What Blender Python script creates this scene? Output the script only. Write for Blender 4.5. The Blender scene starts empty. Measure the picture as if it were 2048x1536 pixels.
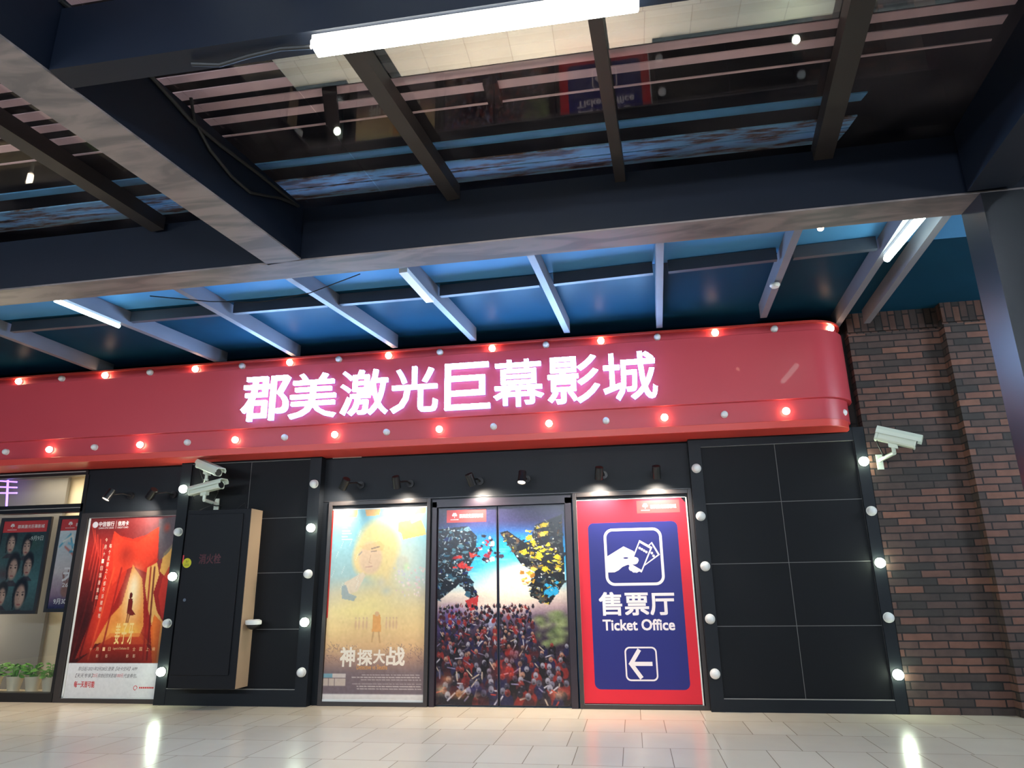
import bpy, bmesh, math, random
import numpy as np
from mathutils import Vector, Matrix

S = bpy.context.scene
COL = S.collection
random.seed(7)
RNG = np.random.default_rng(11)

# ------------------------------------------------------------------ camera
FOC = 1382.2                      # focal length in pixels of a 2048 px wide frame
PIT, YAW, ROL = .289, .1618, -.015
CAM = Vector((0, -9, 1.3711))
_r = Vector((math.cos(YAW), math.sin(YAW), 0)); _f = Vector((-math.sin(YAW), math.cos(YAW), 0)); _u = Vector((0, 0, 1))
_f, _u = math.cos(PIT)*_f+math.sin(PIT)*_u, -math.sin(PIT)*_f+math.cos(PIT)*_u
_r, _u = math.cos(ROL)*_r+math.sin(ROL)*_u, -math.sin(ROL)*_r+math.cos(ROL)*_u
cd = bpy.data.cameras.new('camera'); cam = bpy.data.objects.new('camera', cd); COL.objects.link(cam)
cam.matrix_world = Matrix(((_r.x, _u.x, -_f.x, CAM.x), (_r.y, _u.y, -_f.y, CAM.y), (_r.z, _u.z, -_f.z, CAM.z), (0, 0, 0, 1)))
cd.sensor_width = 36; cd.lens = FOC/2048*36; cd.clip_start = .05
S.camera = cam

# ------------------------------------------------------------------ world, exposure
W = bpy.data.worlds.new('night'); S.world = W; W.use_nodes = True
W.node_tree.nodes['Background'].inputs[0].default_value = (.10, .22, .40, 1)
W.node_tree.nodes['Background'].inputs[1].default_value = .22
S.view_settings.view_transform = 'Standard'; S.view_settings.look = 'None'
S.view_settings.exposure = 0; S.view_settings.gamma = 1; S.view_settings.use_curve_mapping = False

# light levels
L_TUBE, L_TUBE_COOL, L_TUBE_FILL, L_LETTER, L_BULB, L_POST, L_SPOT, L_ROOM = 80, 24, 235, 55, 28, 60, 112, 15

# ------------------------------------------------------------------ helpers
def ray(u, v):
    return (_r*((u-1024)/FOC)-_u*((v-768)/FOC)+_f)
def onY(u, v, y=0.):
    d = ray(u, v); t = (y-CAM.y)/d.y; return CAM+d*t
def onZ(u, v, z):
    d = ray(u, v); t = (z-CAM.z)/d.z; return CAM+d*t
def lin(c):
    c = np.asarray(c, float)/255.
    return np.where(c <= .04045, c/12.92, ((c+.055)/1.055)**2.4)

def mat(name, color, rough=.5, metal=0., emit=None, estr=0., spec=.5, noise=0., nscale=6., bump=0., coat=0.):
    m = bpy.data.materials.new(name); m.use_nodes = True
    nt = m.node_tree; b = nt.nodes['Principled BSDF']
    c = (*[float(x) for x in lin(color)], 1)
    b.inputs['Base Color'].default_value = c
    b.inputs['Roughness'].default_value = rough; b.inputs['Metallic'].default_value = metal
    b.inputs['Specular IOR Level'].default_value = spec; b.inputs['Coat Weight'].default_value = coat
    if emit is not None:
        b.inputs['Emission Color'].default_value = (*[float(x) for x in lin(emit)], 1); b.inputs['Emission Strength'].default_value = estr
    if noise or bump:
        tc = nt.nodes.new('ShaderNodeTexCoord'); n = nt.nodes.new('ShaderNodeTexNoise'); n.inputs['Scale'].default_value = nscale; n.inputs['Detail'].default_value = 6
        nt.links.new(tc.outputs['Object'], n.inputs['Vector'])
        if noise:
            mx = nt.nodes.new('ShaderNodeMix'); mx.data_type = 'RGBA'
            mx.inputs[6].default_value = (*[x*(1-noise) for x in c[:3]], 1); mx.inputs[7].default_value = (*[min(1, x*(1+noise)) for x in c[:3]], 1)
            nt.links.new(n.outputs['Fac'], mx.inputs[0]); nt.links.new(mx.outputs[2], b.inputs['Base Color'])
        if bump:
            bp = nt.nodes.new('ShaderNodeBump'); bp.inputs['Strength'].default_value = bump; bp.inputs['Distance'].default_value = .01
            nt.links.new(n.outputs['Fac'], bp.inputs['Height']); nt.links.new(bp.outputs[0], b.inputs['Normal'])
    return m

class MB:
    """collects verts / faces / material indices for ONE mesh"""
    def __init__(s): s.v = []; s.f = []; s.m = []
    def poly(s, pts, mi=0):
        k = len(s.v); s.v += [tuple(p) for p in pts]; s.f.append(tuple(range(k, k+len(pts)))); s.m.append(mi)
    def hexa(s, c, mi=0):
        k = len(s.v); s.v += [tuple(p) for p in c]
        for q in ((0, 3, 2, 1), (4, 5, 6, 7), (0, 1, 5, 4), (1, 2, 6, 5), (2, 3, 7, 6), (3, 0, 4, 7)):
            s.f.append(tuple(k+i for i in q)); s.m.append(mi)
    def box(s, x0, y0, z0, x1, y1, z1, mi=0):
        s.hexa([(x0, y0, z0), (x1, y0, z0), (x1, y1, z0), (x0, y1, z0), (x0, y0, z1), (x1, y0, z1), (x1, y1, z1), (x0, y1, z1)], mi)
    def bar(s, p0, p1, w, h, mi=0):
        """box along p0-p1 whose lower face runs through p0,p1 (w wide, h tall upward)"""
        p0, p1 = Vector(p0), Vector(p1); d = (p1-p0).normalized(); n = d.cross(Vector((0, 0, 1))).normalized()*w/2; up = n.cross(d).normalized()*h
        if up.z < 0: up = -up
        s.hexa([p0-n, p0+n, p1+n, p1-n, p0-n+up, p0+n+up, p1+n+up, p1-n+up], mi)
    def tube(s, pts, r, n=8, mi=0, caps=True):
        pts = [Vector(p) for p in pts]; rr = r if isinstance(r, (list, tuple)) else [r]*len(pts); k0 = len(s.v); ref = None
        for i, p in enumerate(pts):
            d = (pts[min(i+1, len(pts)-1)]-pts[max(i-1, 0)]).normalized()
            if ref is None:
                ref = Vector((0, 0, 1)) if abs(d.z) < .9 else Vector((1, 0, 0))
            a = (ref-d*ref.dot(d)).normalized(); b = d.cross(a); ref = a
            for j in range(n):
                t = 2*math.pi*j/n; s.v.append(tuple(p+(a*math.cos(t)+b*math.sin(t))*rr[i]))
        for i in range(len(pts)-1):
            for j in range(n):
                s.f.append((k0+i*n+j, k0+i*n+(j+1) % n, k0+(i+1)*n+(j+1) % n, k0+(i+1)*n+j)); s.m.append(mi)
        if caps:
            s.f.append(tuple(k0+j for j in range(n))[::-1]); s.m.append(mi)
            s.f.append(tuple(k0+(len(pts)-1)*n+j for j in range(n))); s.m.append(mi)
    def lathe(s, prof, n=20, o=(0, 0, 0), ax=(0, 0, 1), mi=0):
        """prof: (radius, height along ax)"""
        ax = Vector(ax).normalized(); o = Vector(o)
        s.tube([o+ax*h for _, h in prof], [max(r, 1e-4) for r, _ in prof], n, mi) if len({h for _, h in prof}) == len(prof) else s._lathe(prof, n, o, ax, mi)
    def _lathe(s, prof, n, o, ax, mi):
        a = ax.orthogonal().normalized(); b = ax.cross(a); k0 = len(s.v)
        for r, h in prof:
            for j in range(n):
                t = 2*math.pi*j/n; s.v.append(tuple(o+ax*h+(a*math.cos(t)+b*math.sin(t))*max(r, 1e-4)))
        for i in range(len(prof)-1):
            for j in range(n):
                s.f.append((k0+i*n+j, k0+i*n+(j+1) % n, k0+(i+1)*n+(j+1) % n, k0+(i+1)*n+j)); s.m.append(mi)
    def prism(s, pts, y0, y1, mi=0):
        """pts (x,z) outline extruded from y0 to y1"""
        n = len(pts); k = len(s.v)
        s.v += [(x, y0, z) for x, z in pts]+[(x, y1, z) for x, z in pts]
        s.f.append(tuple(range(k, k+n))); s.m.append(mi); s.f.append(tuple(range(k+n, k+2*n))[::-1]); s.m.append(mi)
        for i in range(n):
            j = (i+1) % n; s.f.append((k+i, k+j, k+n+j, k+n+i)); s.m.append(mi)
    def ball(s, c, r, n=16, mi=0, sq=(1, 1, 1)):
        k0 = len(s.v); m = n//2
        for i in range(m+1):
            t = math.pi*i/m
            for j in range(n):
                p = 2*math.pi*j/n
                s.v.append((c[0]+r*sq[0]*math.sin(t)*math.cos(p), c[1]+r*sq[1]*math.sin(t)*math.sin(p), c[2]+r*sq[2]*math.cos(t)))
        for i in range(m):
            for j in range(n):
                s.f.append((k0+i*n+j, k0+(i+1)*n+j, k0+(i+1)*n+(j+1) % n, k0+i*n+(j+1) % n)); s.m.append(mi)
    def build(s, name, mats, parent=None, smooth=False, bevel=0., fix=True):
        me = bpy.data.meshes.new(name); me.from_pydata(s.v, [], s.f)
        mats = mats if isinstance(mats, (list, tuple)) else [mats]
        for m in mats: me.materials.append(m)
        me.polygons.foreach_set('material_index', s.m); me.validate(); me.update()
        if fix:
            bm = bmesh.new(); bm.from_mesh(me); bmesh.ops.remove_doubles(bm, verts=bm.verts, dist=2e-5); bmesh.ops.recalc_face_normals(bm, faces=bm.faces)
            bm.to_mesh(me); bm.free()
        if smooth:
            me.shade_smooth()
            try: me.set_sharp_from_angle(angle=math.radians(38))
            except Exception: pass
        o = bpy.data.objects.new(name, me); COL.objects.link(o)
        if bevel:
            b = o.modifiers.new('bevel', 'BEVEL'); b.width = bevel; b.segments = 2; b.limit_method = 'ANGLE'
        if parent is not None: attach(o, parent)
        return o

def attach(o, parent):
    o.parent = parent; o.matrix_parent_inverse = Matrix.Translation(-parent.location)
def tag(o, label, cat, group=None):
    o['label'] = label; o['category'] = cat
    if group: o['group'] = group
    return o
def thing(name, label, cat, loc, group=None):
    e = bpy.data.objects.new(name, None); e.empty_display_size = .1; COL.objects.link(e); e.location = loc
    return tag(e, label, cat, group)
def struct(o): o['kind'] = 'structure'; return o
def dup_tree(root, loc, label, group=None):
    r = root.copy(); COL.objects.link(r); d = Vector(loc)-root.location; r.location = loc; r['label'] = label
    if group: r['group'] = group
    for ch in list(root.children):
        c = ch.copy(); COL.objects.link(c); c.parent = r; c.matrix_parent_inverse = ch.matrix_parent_inverse.copy()
        for g in list(ch.children):
            q = g.copy(); COL.objects.link(q); q.parent = c
    return r

def text_mesh(s, bold=0., bevel=0., extrude=0.):
    cu = bpy.data.curves.new('writing', 'FONT'); cu.body = s; cu.offset = bold; cu.resolution_u = 3
    cu.extrude = extrude; cu.bevel_depth = bevel; cu.bevel_resolution = 3
    o = bpy.data.objects.new('writing', cu); COL.objects.link(o)
    dg = bpy.context.evaluated_depsgraph_get(); me = bpy.data.meshes.new_from_object(o.evaluated_get(dg))
    v = np.array([p.co[:] for p in me.vertices]); f = [tuple(p.vertices) for p in me.polygons]
    bpy.data.objects.remove(o); bpy.data.curves.remove(cu); bpy.data.meshes.remove(me)
    return v, f

class Art:
    """flat printed sheet: vertex-coloured polygons stacked in 0.4 mm layers, ONE mesh"""
    def __init__(s): s.v = []; s.f = []; s.c = []
    def add(s, pts, col):
        k = len(s.v); s.v += [tuple(p) for p in pts]; s.c += [tuple(lin(col))]*len(pts); s.f.append(tuple(range(k, k+len(pts))))
    def grid(s, x0, z0, x1, z1, y, img):
        """img [row from top][col] sRGB 0-255"""
        h, w = img.shape[:2]; k = len(s.v); c = lin(np.clip(img, 0, 255))
        for i in range(h):
            z = z1+(z0-z1)*i/(h-1)
            for j in range(w):
                s.v.append((x0+(x1-x0)*j/(w-1), y, z)); s.c.append(tuple(c[i, j]))
        for i in range(h-1):
            for j in range(w-1):
                a = k+i*w+j; s.f.append((a, a+w, a+w+1, a+1))
    def text(s, t, x0, z0, x1, z1, y, col, bold=.01, shear=0., fit=True, rot=0.):
        if bold > .006:
            h = bold*.9*(z1-z0)
            for i, (dx, dz) in enumerate(((-h, 0), (h, 0), (0, h), (0, -h), (-h, h), (h, -h), (h, h), (-h, -h))): s.text(t, x0+h+dx, z0+h+dz, x1-h+dx, z1-h+dz, y+.00004*i, col, 0, shear, fit, rot)
            return
        v, f = text_mesh(t, 0); lo = v.min(0); hi = v.max(0); k = len(s.v)
        sx = (x1-x0)/(hi[0]-lo[0]); sz = (z1-z0)/(hi[1]-lo[1])
        cx, cz = (x0+x1)/2, (z0+z1)/2; ca, sa = math.cos(rot), math.sin(rot)
        for p in v:
            a = (p[0]-lo[0])*sx+x0-cx+shear*((p[1]-lo[1])*sz); b = (p[1]-lo[1])*sz+z0-cz
            s.v.append((cx+a*ca-b*sa, y, cz+a*sa+b*ca)); s.c.append(tuple(lin(col)))
        s.f += [tuple(k+i for i in q) for q in f]
    def build(s, name, m, parent=None):
        me = bpy.data.meshes.new(name); me.from_pydata(s.v, [], s.f); me.materials.append(m)
        ca = me.color_attributes.new('Col', 'FLOAT_COLOR', 'POINT')
        a = np.ones((len(s.v), 4), np.float32); a[:, :3] = np.array(s.c); ca.data.foreach_set('color', a.ravel())
        me.update(); o = bpy.data.objects.new(name, me); COL.objects.link(o)
        if parent is not None: attach(o, parent)
        return o

def rrect(x0, z0, x1, z1, r, n=6):
    out = []
    for cx, cz, a in ((x1-r, z1-r, 0), (x0+r, z1-r, 90), (x0+r, z0+r, 180), (x1-r, z0+r, 270)):
        for i in range(n+1):
            t = math.radians(a+90*i/n); out.append((cx+r*math.cos(t), cz+r*math.sin(t)))
    return out
def ring(A, outer, inner, y, col):
    n = len(outer)
    for i in range(n):
        j = (i+1) % n; A.add([(outer[i][0], y, outer[i][1]), (outer[j][0], y, outer[j][1]), (inner[j][0], y, inner[j][1]), (inner[i][0], y, inner[i][1])], col)
def flat(A, pts, y, col): A.add([(p[0], y, p[1]) for p in pts], col)

class Paint:
    """small raster painted with numpy; coordinates in the given frame (fx0,fy0)-(fx1,fy1), y down"""
    def __init__(s, w, h, fr):
        s.w, s.h, s.fr = w, h, fr; s.im = np.zeros((h, w, 3))
        X, Y = np.meshgrid(np.arange(w), np.arange(h)); s.X = fr[0]+X*(fr[2]-fr[0])/(w-1); s.Y = fr[1]+Y*(fr[3]-fr[1])/(h-1)
    def put(s, a, col):
        a = np.clip(a, 0, 1)[..., None]; s.im = s.im*(1-a)+np.array(col, float)*a
    def vgrad(s, stops):
        ys = [q[0] for q in stops]
        for c in range(3): s.im[..., c] = np.interp(s.Y, ys, [q[1][c] for q in stops])
    def poly(s, pts, col, a=1.):
        x, y = s.X, s.Y; ins = np.zeros(x.shape, bool); n = len(pts)
        for i in range(n):
            (x0, y0), (x1, y1) = pts[i], pts[(i+1) % n]
            if y0 == y1: continue
            c = ((y0 > y) != (y1 > y)) & (x < (x1-x0)*(y-y0)/(y1-y0)+x0); ins ^= c
        s.put(ins*a, col)
    def ell(s, cx, cy, rx, ry, col, a=1., soft=.08, rot=0.):
        c, sn = math.cos(rot), math.sin(rot); dx, dy = s.X-cx, s.Y-cy
        d = np.sqrt(((dx*c+dy*sn)/rx)**2+((-dx*sn+dy*c)/ry)**2); s.put((1-d)/soft*a if soft < .5 else np.clip(1-d, 0, 1)**1.2*a, col)
    def line(s, pts, w, col, a=1.):
        for (x0, y0), (x1, y1) in zip(pts[:-1], pts[1:]):
            dx, dy = x1-x0, y1-y0; L = dx*dx+dy*dy+1e-9; t = np.clip(((s.X-x0)*dx+(s.Y-y0)*dy)/L, 0, 1)
            d = np.hypot(s.X-x0-t*dx, s.Y-y0-t*dy); s.put((w-d)/(.5*w)*a, col)
    def noise(s, amp, n=24):
        g = RNG.normal(0, 1, (max(2, s.h*n//s.w), n)); yi = np.linspace(0, g.shape[0]-1.001, s.h); xi = np.linspace(0, n-1.001, s.w)
        y0 = yi.astype(int); x0 = xi.astype(int); fy = (yi-y0)[:, None]; fx = (xi-x0)[None]
        q = (g[y0][:, x0]*(1-fx)+g[y0][:, x0+1]*fx)*(1-fy)+(g[y0+1][:, x0]*(1-fx)+g[y0+1][:, x0+1]*fx)*fy
        s.im += (q*amp)[..., None]

def art_mat(name, rough=.35, spec=.4):
    m = bpy.data.materials.new(name); m.use_nodes = True; nt = m.node_tree; b = nt.nodes['Principled BSDF']
    a = nt.nodes.new('ShaderNodeVertexColor'); a.layer_name = 'Col'; nt.links.new(a.outputs[0], b.inputs['Base Color'])
    b.inputs['Roughness'].default_value = rough; b.inputs['Specular IOR Level'].default_value = spec
    return m

# ------------------------------------------------------------------ materials
M_black = mat('black_panel', (22, 26, 31), .5, spec=.22, noise=.15, nscale=3)
M_tile = mat('black_tile', (13, 15, 19), .6, spec=.2, noise=.12, nscale=2)
M_seam = mat('pale_seam', (130, 128, 124), .7)
M_frame = mat('dark_frame', (52, 47, 46), .38)
M_red = mat('red_gloss_panel', (188, 64, 73), .38, coat=.1, noise=.06, nscale=1.2)
M_redlip = mat('red_gloss_lip', (208, 70, 62), .35)
M_steel = mat('dark_steel', (5, 13, 27), .5, spec=.3, noise=.2, nscale=2)
M_rust = mat('painted_steel_soffit', (112, 102, 100), .42)
def streaks(m):
    nt = m.node_tree; b = nt.nodes['Principled BSDF']; tc = nt.nodes.new('ShaderNodeTexCoord'); mp = nt.nodes.new('ShaderNodeMapping'); mp.inputs['Scale'].default_value = (.8, 3.2, 1); mp.inputs['Rotation'].default_value = (0, 0, .25)
    nt.links.new(tc.outputs['Object'], mp.inputs[0]); n = nt.nodes.new('ShaderNodeTexNoise'); n.inputs['Scale'].default_value = 1.6; n.inputs['Detail'].default_value = 9; n.inputs['Distortion'].default_value = 1.4; nt.links.new(mp.outputs[0], n.inputs['Vector'])
    cr = nt.nodes.new('ShaderNodeValToRGB'); e = cr.color_ramp.elements; e[0].position = .4; e[0].color = (*lin((92, 86, 86)), 1); e[1].position = .6; e[1].color = (*lin((124, 113, 110)), 1)
    nt.links.new(n.outputs['Fac'], cr.inputs[0]); nt.links.new(cr.outputs[0], b.inputs['Base Color'])
streaks(M_rust)
M_rafter = mat('grey_painted_rafter', (112, 112, 120), .5, noise=.12, nscale=4)
M_purlin = mat('unlit_tone_purlin', (58, 64, 76), .5, noise=.1, nscale=4)  # unlit side of the purlins put into a darker base colour
M_raftdark = mat('brown_painted_rafter', (36, 30, 29), .5, noise=.12, nscale=4)
M_white = mat('white_plastic', (225, 226, 220), .4)
M_glob = mat('unlit_globe', (214, 216, 214), .3, noise=.05, nscale=30)
M_cctv = mat('cream_metal', (205, 214, 196), .4)
M_blackplastic = mat('black_plastic', (22, 22, 24), .35)
M_chrome = mat('chrome', (190, 190, 195), .2, metal=1)
M_sidelit = mat('beige_lit_side', (168, 142, 116), .5)
M_cab = mat('navy_black_paint', (13, 15, 20), .55, spec=.25)
M_cable = mat('black_cable', (12, 12, 14), .6)
M_yellow = mat('yellow_cable', (196, 180, 74), .5)
M_tray = mat('galvanised_tray', (150, 158, 156), .45, metal=.6)
M_cream = mat('cream_wall_paint', (226, 210, 180), .6)
M_grey = mat('grey_wall_panel', (120, 116, 112), .6)
M_print = art_mat('printed_sheet', .38, .35)
M_printgloss = art_mat('printed_film', .26, .45)
M_green = mat('leaf_green', (104, 168, 62), .5, noise=.35, nscale=30)
M_pot = mat('white_pot', (226, 212, 186), .45)
M_soil = mat('soil', (60, 46, 34), .9)
M_tubeL = mat('tube_light_warm_white', (255, 255, 255), .5, emit=(255, 250, 232), estr=L_TUBE)
M_tubeC = mat('tube_light_cool_white', (255, 255, 255), .5, emit=(228, 255, 246), estr=L_TUBE_COOL)
M_tubeFill = mat('added_fill_tube', (255, 255, 255), .5, emit=(226, 240, 255), estr=L_TUBE_FILL)
M_letter = mat('letter_glow', (255, 255, 255), .5, emit=(150, 200, 255), estr=L_LETTER)
M_letterside = mat('letter_side_glow', (235, 230, 255), .5, emit=(120, 155, 255), estr=3.5)
M_bulbW = mat('bulb_warm', (255, 240, 220), .5, emit=(255, 214, 170), estr=L_BULB)
M_bulbG = mat('bulb_cool', (255, 255, 245), .5, emit=(236, 255, 226), estr=L_POST)
M_spotlens = mat('spot_lens', (255, 250, 240), .5, emit=(255, 238, 214), estr=9)
M_room = mat('ceiling_panel_glow', (255, 250, 240), .5, emit=(255, 236, 205), estr=L_ROOM)
M_roomfill = mat('room_fill_glow', (255, 250, 240), .5, emit=(255, 236, 205), estr=45)
M_purple = mat('purple_led_reflection', (160, 120, 255), .5, emit=(150, 110, 255), estr=4)
M_slat = mat('pale_timber_slat', (242, 224, 220), .7, noise=.12, nscale=5)
M_glowstrip = mat('weathered_blue_glow_sheet', (104, 186, 228), .6, noise=.25, nscale=5)  # blue glow of the sign put into the sheet colour
def stained_glow_mat():
    m = mat('stained_blue_glow_sheet', (206, 230, 242), .6); nt = m.node_tree; b = nt.nodes['Principled BSDF']  # stained sheet whose pale tone carries the sign's blue glow
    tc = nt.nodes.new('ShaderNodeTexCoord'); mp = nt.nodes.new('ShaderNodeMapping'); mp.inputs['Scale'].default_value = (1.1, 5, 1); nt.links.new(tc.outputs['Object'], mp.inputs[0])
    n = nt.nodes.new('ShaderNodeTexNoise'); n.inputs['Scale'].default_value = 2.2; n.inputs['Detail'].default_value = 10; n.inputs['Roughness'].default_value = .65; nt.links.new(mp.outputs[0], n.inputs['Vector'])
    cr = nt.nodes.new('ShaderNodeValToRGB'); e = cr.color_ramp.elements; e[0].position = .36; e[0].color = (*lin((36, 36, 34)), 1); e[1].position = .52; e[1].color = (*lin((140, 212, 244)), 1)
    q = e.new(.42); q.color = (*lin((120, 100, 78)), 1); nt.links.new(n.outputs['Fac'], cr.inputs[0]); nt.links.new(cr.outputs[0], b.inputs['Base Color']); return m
M_stainedglow = stained_glow_mat()
M_darkmatte = mat('dark_matte', (30, 28, 28), .7)

def brick_mat(name, bw, bh, soldier=False, dark=1.):
    m = bpy.data.materials.new(name); m.use_nodes = True; nt = m.node_tree; b = nt.nodes['Principled BSDF']
    tc = nt.nodes.new('ShaderNodeTexCoord'); sp = nt.nodes.new('ShaderNodeSeparateXYZ'); cb = nt.nodes.new('ShaderNodeCombineXYZ')
    nt.links.new(tc.outputs['Object'], sp.inputs[0])
    ad = nt.nodes.new('ShaderNodeMath'); ad.operation = 'SUBTRACT'; nt.links.new(sp.outputs[0], ad.inputs[0]); nt.links.new(sp.outputs[1], ad.inputs[1])
    nt.links.new(ad.outputs[0], cb.inputs[1 if soldier else 0]); nt.links.new(sp.outputs[2], cb.inputs[0 if soldier else 1])
    # slight waviness of hand-laid courses
    nz = nt.nodes.new('ShaderNodeTexNoise'); nz.inputs['Scale'].default_value = 5; nt.links.new(tc.outputs['Object'], nz.inputs['Vector'])
    vm = nt.nodes.new('ShaderNodeVectorMath'); vm.operation = 'SCALE'; vm.inputs['Scale'].default_value = .012; nt.links.new(nz.outputs['Color'], vm.inputs[0])
    va = nt.nodes.new('ShaderNodeVectorMath'); va.operation = 'ADD'; nt.links.new(cb.outputs[0], va.inputs[0]); nt.links.new(vm.outputs[0], va.inputs[1])
    br = nt.nodes.new('ShaderNodeTexBrick'); nt.links.new(va.outputs[0], br.inputs['Vector'])
    br.inputs['Scale'].default_value = 1; br.inputs['Brick Width'].default_value = bw; br.inputs['Row Height'].default_value = bh
    br.inputs['Mortar Size'].default_value = .0085; br.inputs['Mortar Smooth'].default_value = .2; br.inputs['Bias'].default_value = -.1
    br.inputs['Color1'].default_value = (0, 0, 0, 1); br.inputs['Color2'].default_value = (1, 1, 1, 1); br.inputs['Mortar'].default_value = (0, 0, 0, 1)
    cr = nt.nodes.new('ShaderNodeValToRGB'); nt.links.new(br.outputs['Color'], cr.inputs[0]); e = cr.color_ramp.elements
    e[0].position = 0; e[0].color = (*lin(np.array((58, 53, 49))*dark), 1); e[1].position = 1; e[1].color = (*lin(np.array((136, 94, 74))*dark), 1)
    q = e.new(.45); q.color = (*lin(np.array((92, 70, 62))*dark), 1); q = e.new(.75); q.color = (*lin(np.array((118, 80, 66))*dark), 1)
    n2 = nt.nodes.new('ShaderNodeTexNoise'); n2.inputs['Scale'].default_value = 9; n2.inputs['Detail'].default_value = 8; nt.links.new(tc.outputs['Object'], n2.inputs['Vector'])
    mm = nt.nodes.new('ShaderNodeMix'); mm.data_type = 'RGBA'; mm.blend_type = 'MULTIPLY'; mm.inputs[0].default_value = .6
    nt.links.new(cr.outputs[0], mm.inputs[6]); nt.links.new(n2.outputs['Fac'], mm.inputs[7])
    mo = nt.nodes.new('ShaderNodeMix'); mo.data_type = 'RGBA'; nt.links.new(br.outputs['Fac'], mo.inputs[0]); nt.links.new(mm.outputs[2], mo.inputs[6])
    mo.inputs[7].default_value = (*lin(np.array((26, 22, 21))*dark), 1); nt.links.new(mo.outputs[2], b.inputs['Base Color'])
    b.inputs['Roughness'].default_value = .8
    iv = nt.nodes.new('ShaderNodeMath'); iv.operation = 'MULTIPLY_ADD'; iv.inputs[1].default_value = -1; nt.links.new(br.outputs['Fac'], iv.inputs[0]); nt.links.new(n2.outputs['Fac'], iv.inputs[2])
    bp = nt.nodes.new('ShaderNodeBump'); bp.inputs['Strength'].default_value = .6; bp.inputs['Distance'].default_value = .012
    nt.links.new(iv.outputs[0], bp.inputs['Height']); nt.links.new(bp.outputs[0], b.inputs['Normal'])
    return m
M_brick = brick_mat('brown_brick', .31, .0845)
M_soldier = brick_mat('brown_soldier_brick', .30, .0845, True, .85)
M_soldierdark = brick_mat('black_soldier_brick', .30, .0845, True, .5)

def floor_mat():
    m = bpy.data.materials.new('beige_floor_tile'); m.use_nodes = True; nt = m.node_tree; b = nt.nodes['Principled BSDF']
    tc = nt.nodes.new('ShaderNodeTexCoord')
    br = nt.nodes.new('ShaderNodeTexBrick'); nt.links.new(tc.outputs['Object'], br.inputs['Vector']); br.offset = .41; br.offset_frequency = 2; br.squash = .6; br.squash_frequency = 2
    br.inputs['Scale'].default_value = 1; br.inputs['Brick Width'].default_value = .68; br.inputs['Row Height'].default_value = .69; br.inputs['Mortar Size'].default_value = .0035; br.inputs['Mortar Smooth'].default_value = 0
    br.inputs['Color1'].default_value = (*lin((214, 202, 180)), 1); br.inputs['Color2'].default_value = (*lin((206, 193, 171)), 1); br.inputs['Mortar'].default_value = (*lin((142, 128, 108)), 1)
    nt.links.new(br.outputs['Color'], b.inputs['Base Color'])
    nz = nt.nodes.new('ShaderNodeTexNoise'); nz.inputs['Scale'].default_value = 3; nt.links.new(tc.outputs['Object'], nz.inputs['Vector'])
    mr = nt.nodes.new('ShaderNodeMapRange'); mr.inputs[3].default_value = .17; mr.inputs[4].default_value = .27; nt.links.new(nz.outputs['Fac'], mr.inputs[0]); nt.links.new(mr.outputs[0], b.inputs['Roughness'])
    b.inputs['Specular IOR Level'].default_value = .5
    return m

def glass_mat(name, refl, tint=(220, 232, 236), rough=.02, dirt=.15, dmin=0., dcol=(120, 132, 138)):
    m = bpy.data.materials.new(name); m.use_nodes = True; nt = m.node_tree; nt.nodes.remove(nt.nodes['Principled BSDF']); out = nt.nodes['Material Output']
    tr = nt.nodes.new('ShaderNodeBsdfTransparent'); tr.inputs[0].default_value = (*lin(tint), 1)
    gl = nt.nodes.new('ShaderNodeBsdfGlossy'); gl.inputs['Roughness'].default_value = rough; gl.inputs[0].default_value = (.95, .97, 1, 1)
    mx = nt.nodes.new('ShaderNodeMixShader'); mx.inputs[0].default_value = refl; nt.links.new(tr.outputs[0], mx.inputs[1]); nt.links.new(gl.outputs[0], mx.inputs[2])
    df = nt.nodes.new('ShaderNodeBsdfDiffuse'); df.inputs[0].default_value = (*lin(dcol), 1)
    tc = nt.nodes.new('ShaderNodeTexCoord'); nz = nt.nodes.new('ShaderNodeTexNoise'); nz.inputs['Scale'].default_value = 2.2; nz.inputs['Detail'].default_value = 7; nt.links.new(tc.outputs['Object'], nz.inputs['Vector'])
    mr = nt.nodes.new('ShaderNodeMapRange'); mr.inputs[1].default_value = .45; mr.inputs[2].default_value = .8; mr.inputs[3].default_value = dmin; mr.inputs[4].default_value = dirt; nt.links.new(nz.outputs['Fac'], mr.inputs[0])
    m2 = nt.nodes.new('ShaderNodeMixShader'); nt.links.new(mr.outputs[0], m2.inputs[0]); nt.links.new(mx.outputs[0], m2.inputs[1]); nt.links.new(df.outputs[0], m2.inputs[2])
    nt.links.new(m2.outputs[0], out.inputs[0]); return m
M_floor = floor_mat()
M_glassA = glass_mat('roof_glass_clear', .05, (238, 232, 234), .02, .12, 0., (112, 106, 108))
M_glassB = glass_mat('roof_glass_mirror_film', .6)
M_glassglow = glass_mat('roof_glass_blue_glow', .1, (160, 190, 205), .4, .9, .8, (84, 148, 200))  # blue sign glow put into this pane's colour
M_glassC = glass_mat('roof_glass_dark', .035, (120, 140, 150), .35, .5, .42, (34, 84, 112))  # shaded pane: darkness and teal sign light put into its colour
M_pane = glass_mat('shop_window_glass', .06, (245, 248, 248), .01, 0.)

# ------------------------------------------------------------------ setting: floor and walls
b = MB(); b.box(-14, -16, -.12, 9, 2.4, 0); struct(b.build('floor', M_floor))
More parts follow.
